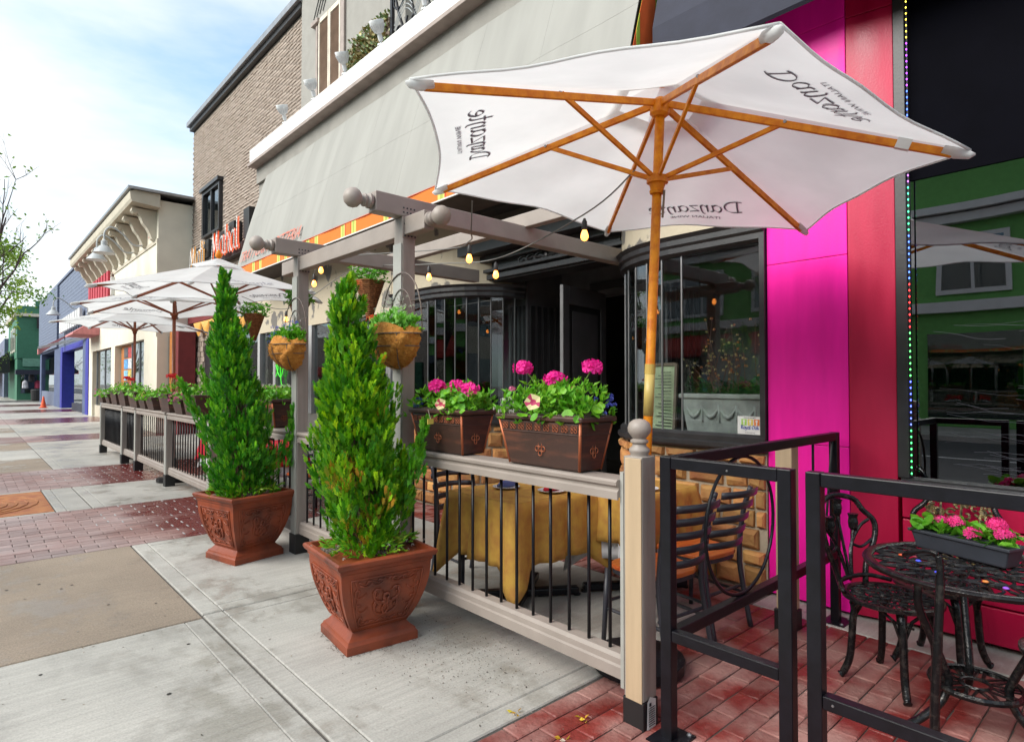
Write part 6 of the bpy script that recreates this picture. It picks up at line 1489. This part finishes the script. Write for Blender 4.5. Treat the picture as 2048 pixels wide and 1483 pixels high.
# ------------------------------------------------------------------ trees along the kerb
def bare_tree(label, base, limbs, leafs=0):
    t = thing('street_tree', label, 'tree', base); B = Vector(base); random.seed(11)
    MB().tube([B, B+Vector((.02,0,.9)), B+Vector((-.02,.03,1.7)), B+Vector((.0,0,2.2))], [.10,.075,.055,.04], 9).build('trunk', 'bark', t, smooth=True)
    b = MB(); lf = MB()
    def grow(p, d, L, r, depth):
        pts = [p]; n = 5; q = p.copy(); dd = d.copy()
        for i in range(n):
            dd = (dd+Vector((U(-.16,.16),U(-.16,.16),U(-.06,.14)))).normalized(); q = q+dd*L/n; pts.append(q.copy())
        b.tube(pts, [r*(1-.7*i/n) for i in range(n+1)], 5 if depth < 2 else 4)
        if depth < 3:
            for k in range(5 if depth == 0 else 4):
                i = random.randint(1, n); e = (dd+Vector((U(-.9,.9),U(-.9,.9),U(-.35,.75)))).normalized(); grow(pts[i], e, L*U(.32,.55), r*.42, depth+1)
        elif leafs:
            for k in range(leafs): slim_leaf(lf, q+Vector((U(-.05,.05),U(-.05,.05),U(-.05,.05))), Vector((U(-1,1),U(-1,1),U(-1,.4))), U(.04,.08), .014, jit((1,1,1),.3))
    for (s, e, r) in limbs:
        s = Vector(s); e = Vector(e); grow(s, (e-s).normalized(), (e-s).length*.62, r, 0)
    b.build('crown_branches', 'twig_dark', t)
    if lf.v: lf.build('crown_leaves', 'leaf_young', t, kind='stuff')
mat('twig_dark', (.07,.05,.055), .9)
bare_tree('nearly bare street tree reaching in from the left edge', (-.10,9.7,0), [((-.1,9.7,2.1),(.95,9.7,4.3),.024),((-.1,9.7,2.1),(1.28,9.6,3.45),.02),((-.1,9.7,2.1),(.35,9.6,4.0),.018),((-.1,9.7,2.2),(-.9,9.9,4.2),.04),((-.1,9.7,2.1),(-.6,9.0,3.8),.035)], 1)
def leafy_tree(label, base, top, R_c, n, seed, m='leaf_young', cols=((1,1,1),(.6,.8,.6),(1.4,1.2,1))):
    random.seed(seed); t = thing('street_tree', label, 'tree', base); B = Vector(base); T_ = Vector(top)
    MB().tube([B, B.lerp(T_,.4)+Vector((.05,.1,0)), B.lerp(T_,.8)], [.13,.09,.05], 8).build('trunk', 'bark', t, smooth=True)
    b = MB(); lf = MB(); cl = []
    for k in range(34):
        a = U(0,6.28); z = U(-.9,.9); q = math.sqrt(1-z*z)*U(.4,1); c = T_+Vector((q*math.cos(a)*R_c, q*math.sin(a)*R_c, z*R_c*.85)); cl.append(c); b.tube([B.lerp(T_,.55), (T_+c)/2+Vector((0,0,-.1)), c], [.04,.02,.008], 4)
    for c in cl:
        s = U(.22,.42)*R_c/1.4; col = random.choice(cols)
        for k in range(n):
            p = c+Vector((random.gauss(0,s*.5),random.gauss(0,s*.5),random.gauss(0,s*.32))); slim_leaf(lf, p, Vector((U(-1,1),U(-1,1),U(-1,.5))), U(.07,.13), .03, jit(col,.25))
    b.build('crown_branches', 'twig_dark', t); lf.build('crown_leaves', m, t, kind='stuff')
leafy_tree('street tree with fresh yellow green leaves at the left edge', (-.15,24,0), (.35,24,4.5), 1.7, 95, 13)
leafy_tree('distant round green street tree by the far corner', (-.6,52,0), (-.3,52,3.6), 2.2, 50, 17)
leafy_tree('green tree at the end of the street', (-4,120,0), (-3,120,6), 6, 120, 19)
leafy_tree('tree standing across the road from the restaurant', (-13.2,9,0), (-13.2,9,5), 2.4, 50, 23)
random.seed(31)
# ------------------------------------------------------------------ litter on the ground
de = MB()
for k in range(900):
    a = random.gauss(0,1); x = 2.02+random.gauss(0,.22); y = 2.72+random.gauss(0,.30); s = U(.001,.0045); c = random.choice([(.05,.035,.025),(.35,.3,.25),(.10,.06,.03),(.08,.06,.05)])
    d = Vector((U(-1,1),U(-1,1),0)).normalized()*s; e = Vector((-d.y,d.x,0))*U(.4,1); p = Vector((x,y,.003)); de.poly([p-d, p+e, p+d+Vector((0,0,U(0,.004))), p-e], c)
for k in range(700):
    (px_, py_, rz_, hw_) = random.choice(((1.80,3.255,-6,.215),(1.80,3.255,-6,.215),(1.82,5.46,13,.225))); q = random.choice((0,1,2,3)); s = U(-1,1)*hw_; o_ = hw_+abs(random.gauss(0,.018)); vx, vy = ((s,-o_),(-o_,s),(o_,s),(s,o_))[q]; a = R_(rz_); s = U(.001,.004); p = Vector((px_+vx*math.cos(a)-vy*math.sin(a), py_+vx*math.sin(a)+vy*math.cos(a), .003)); d = Vector((U(-1,1),U(-1,1),0)).normalized()*s; e = Vector((-d.y,d.x,0)); de.poly([p-d, p+e, p+d, p-e], random.choice([(.045,.035,.03),(.06,.04,.03),(.12,.08,.05)]))
for k in range(120):
    x = U(-.5,2.1); y = U(1.7,4.5); s = U(.002,.007); d = Vector((U(-1,1),U(-1,1),0)).normalized()*s*U(.8,2.2); e = Vector((-d.y,d.x,0)).normalized()*s*.5; p = Vector((x,y,.003)); de.poly([p-d, p+e, p+d+Vector((0,0,U(0,.004))), p-e], random.choice([(.07,.05,.04),(.28,.24,.19),(.20,.12,.05),(.1,.09,.07)]))
for k in range(60):
    x = U(-1,1.1); y = U(1.5,6.4); r_ = U(.004,.013); de.poly([(x+r_*math.cos(a*1.05)*U(.8,1.1), y+r_*math.sin(a*1.05)*U(.8,1.1), .0022) for a in range(6)], random.choice([(.06,.055,.05),(.10,.09,.08),(.3,.27,.24)]))
o = de.build('ground_litter', 'petal', None, loc=(2,2.7,0)); o['kind'] = 'stuff'; o['label'] = 'scattered soil crumbs and leaf bits on the pavement near the pot'; o['category'] = 'litter'
for i, (x, y, l) in enumerate(((1.86,2.03,'fallen yellow flower on the concrete edge, nearest the planter pot'),(1.87,1.74,'fallen yellow flower on the grey bricks by the tan post'),(2.05,1.79,'fallen yellow flower closest to the tan post'))):
    b = MB()
    for k in range(5):
        a = k*1.25; p = Vector((x+.02*math.cos(a)*.7, y+.02*math.sin(a), .006)); slim_leaf(b, p, Vector((math.cos(a*2),math.sin(a*2),.3)), .03, .008, jit(random.choice([(.75,.45,.03),(.75,.62,.05),(.6,.5,.4)]),.1))
    tag(b.build('fallen_flower', 'petal', None, loc=(x,y,.004)), l, 'fallen flower', 'fallen yellow flowers')
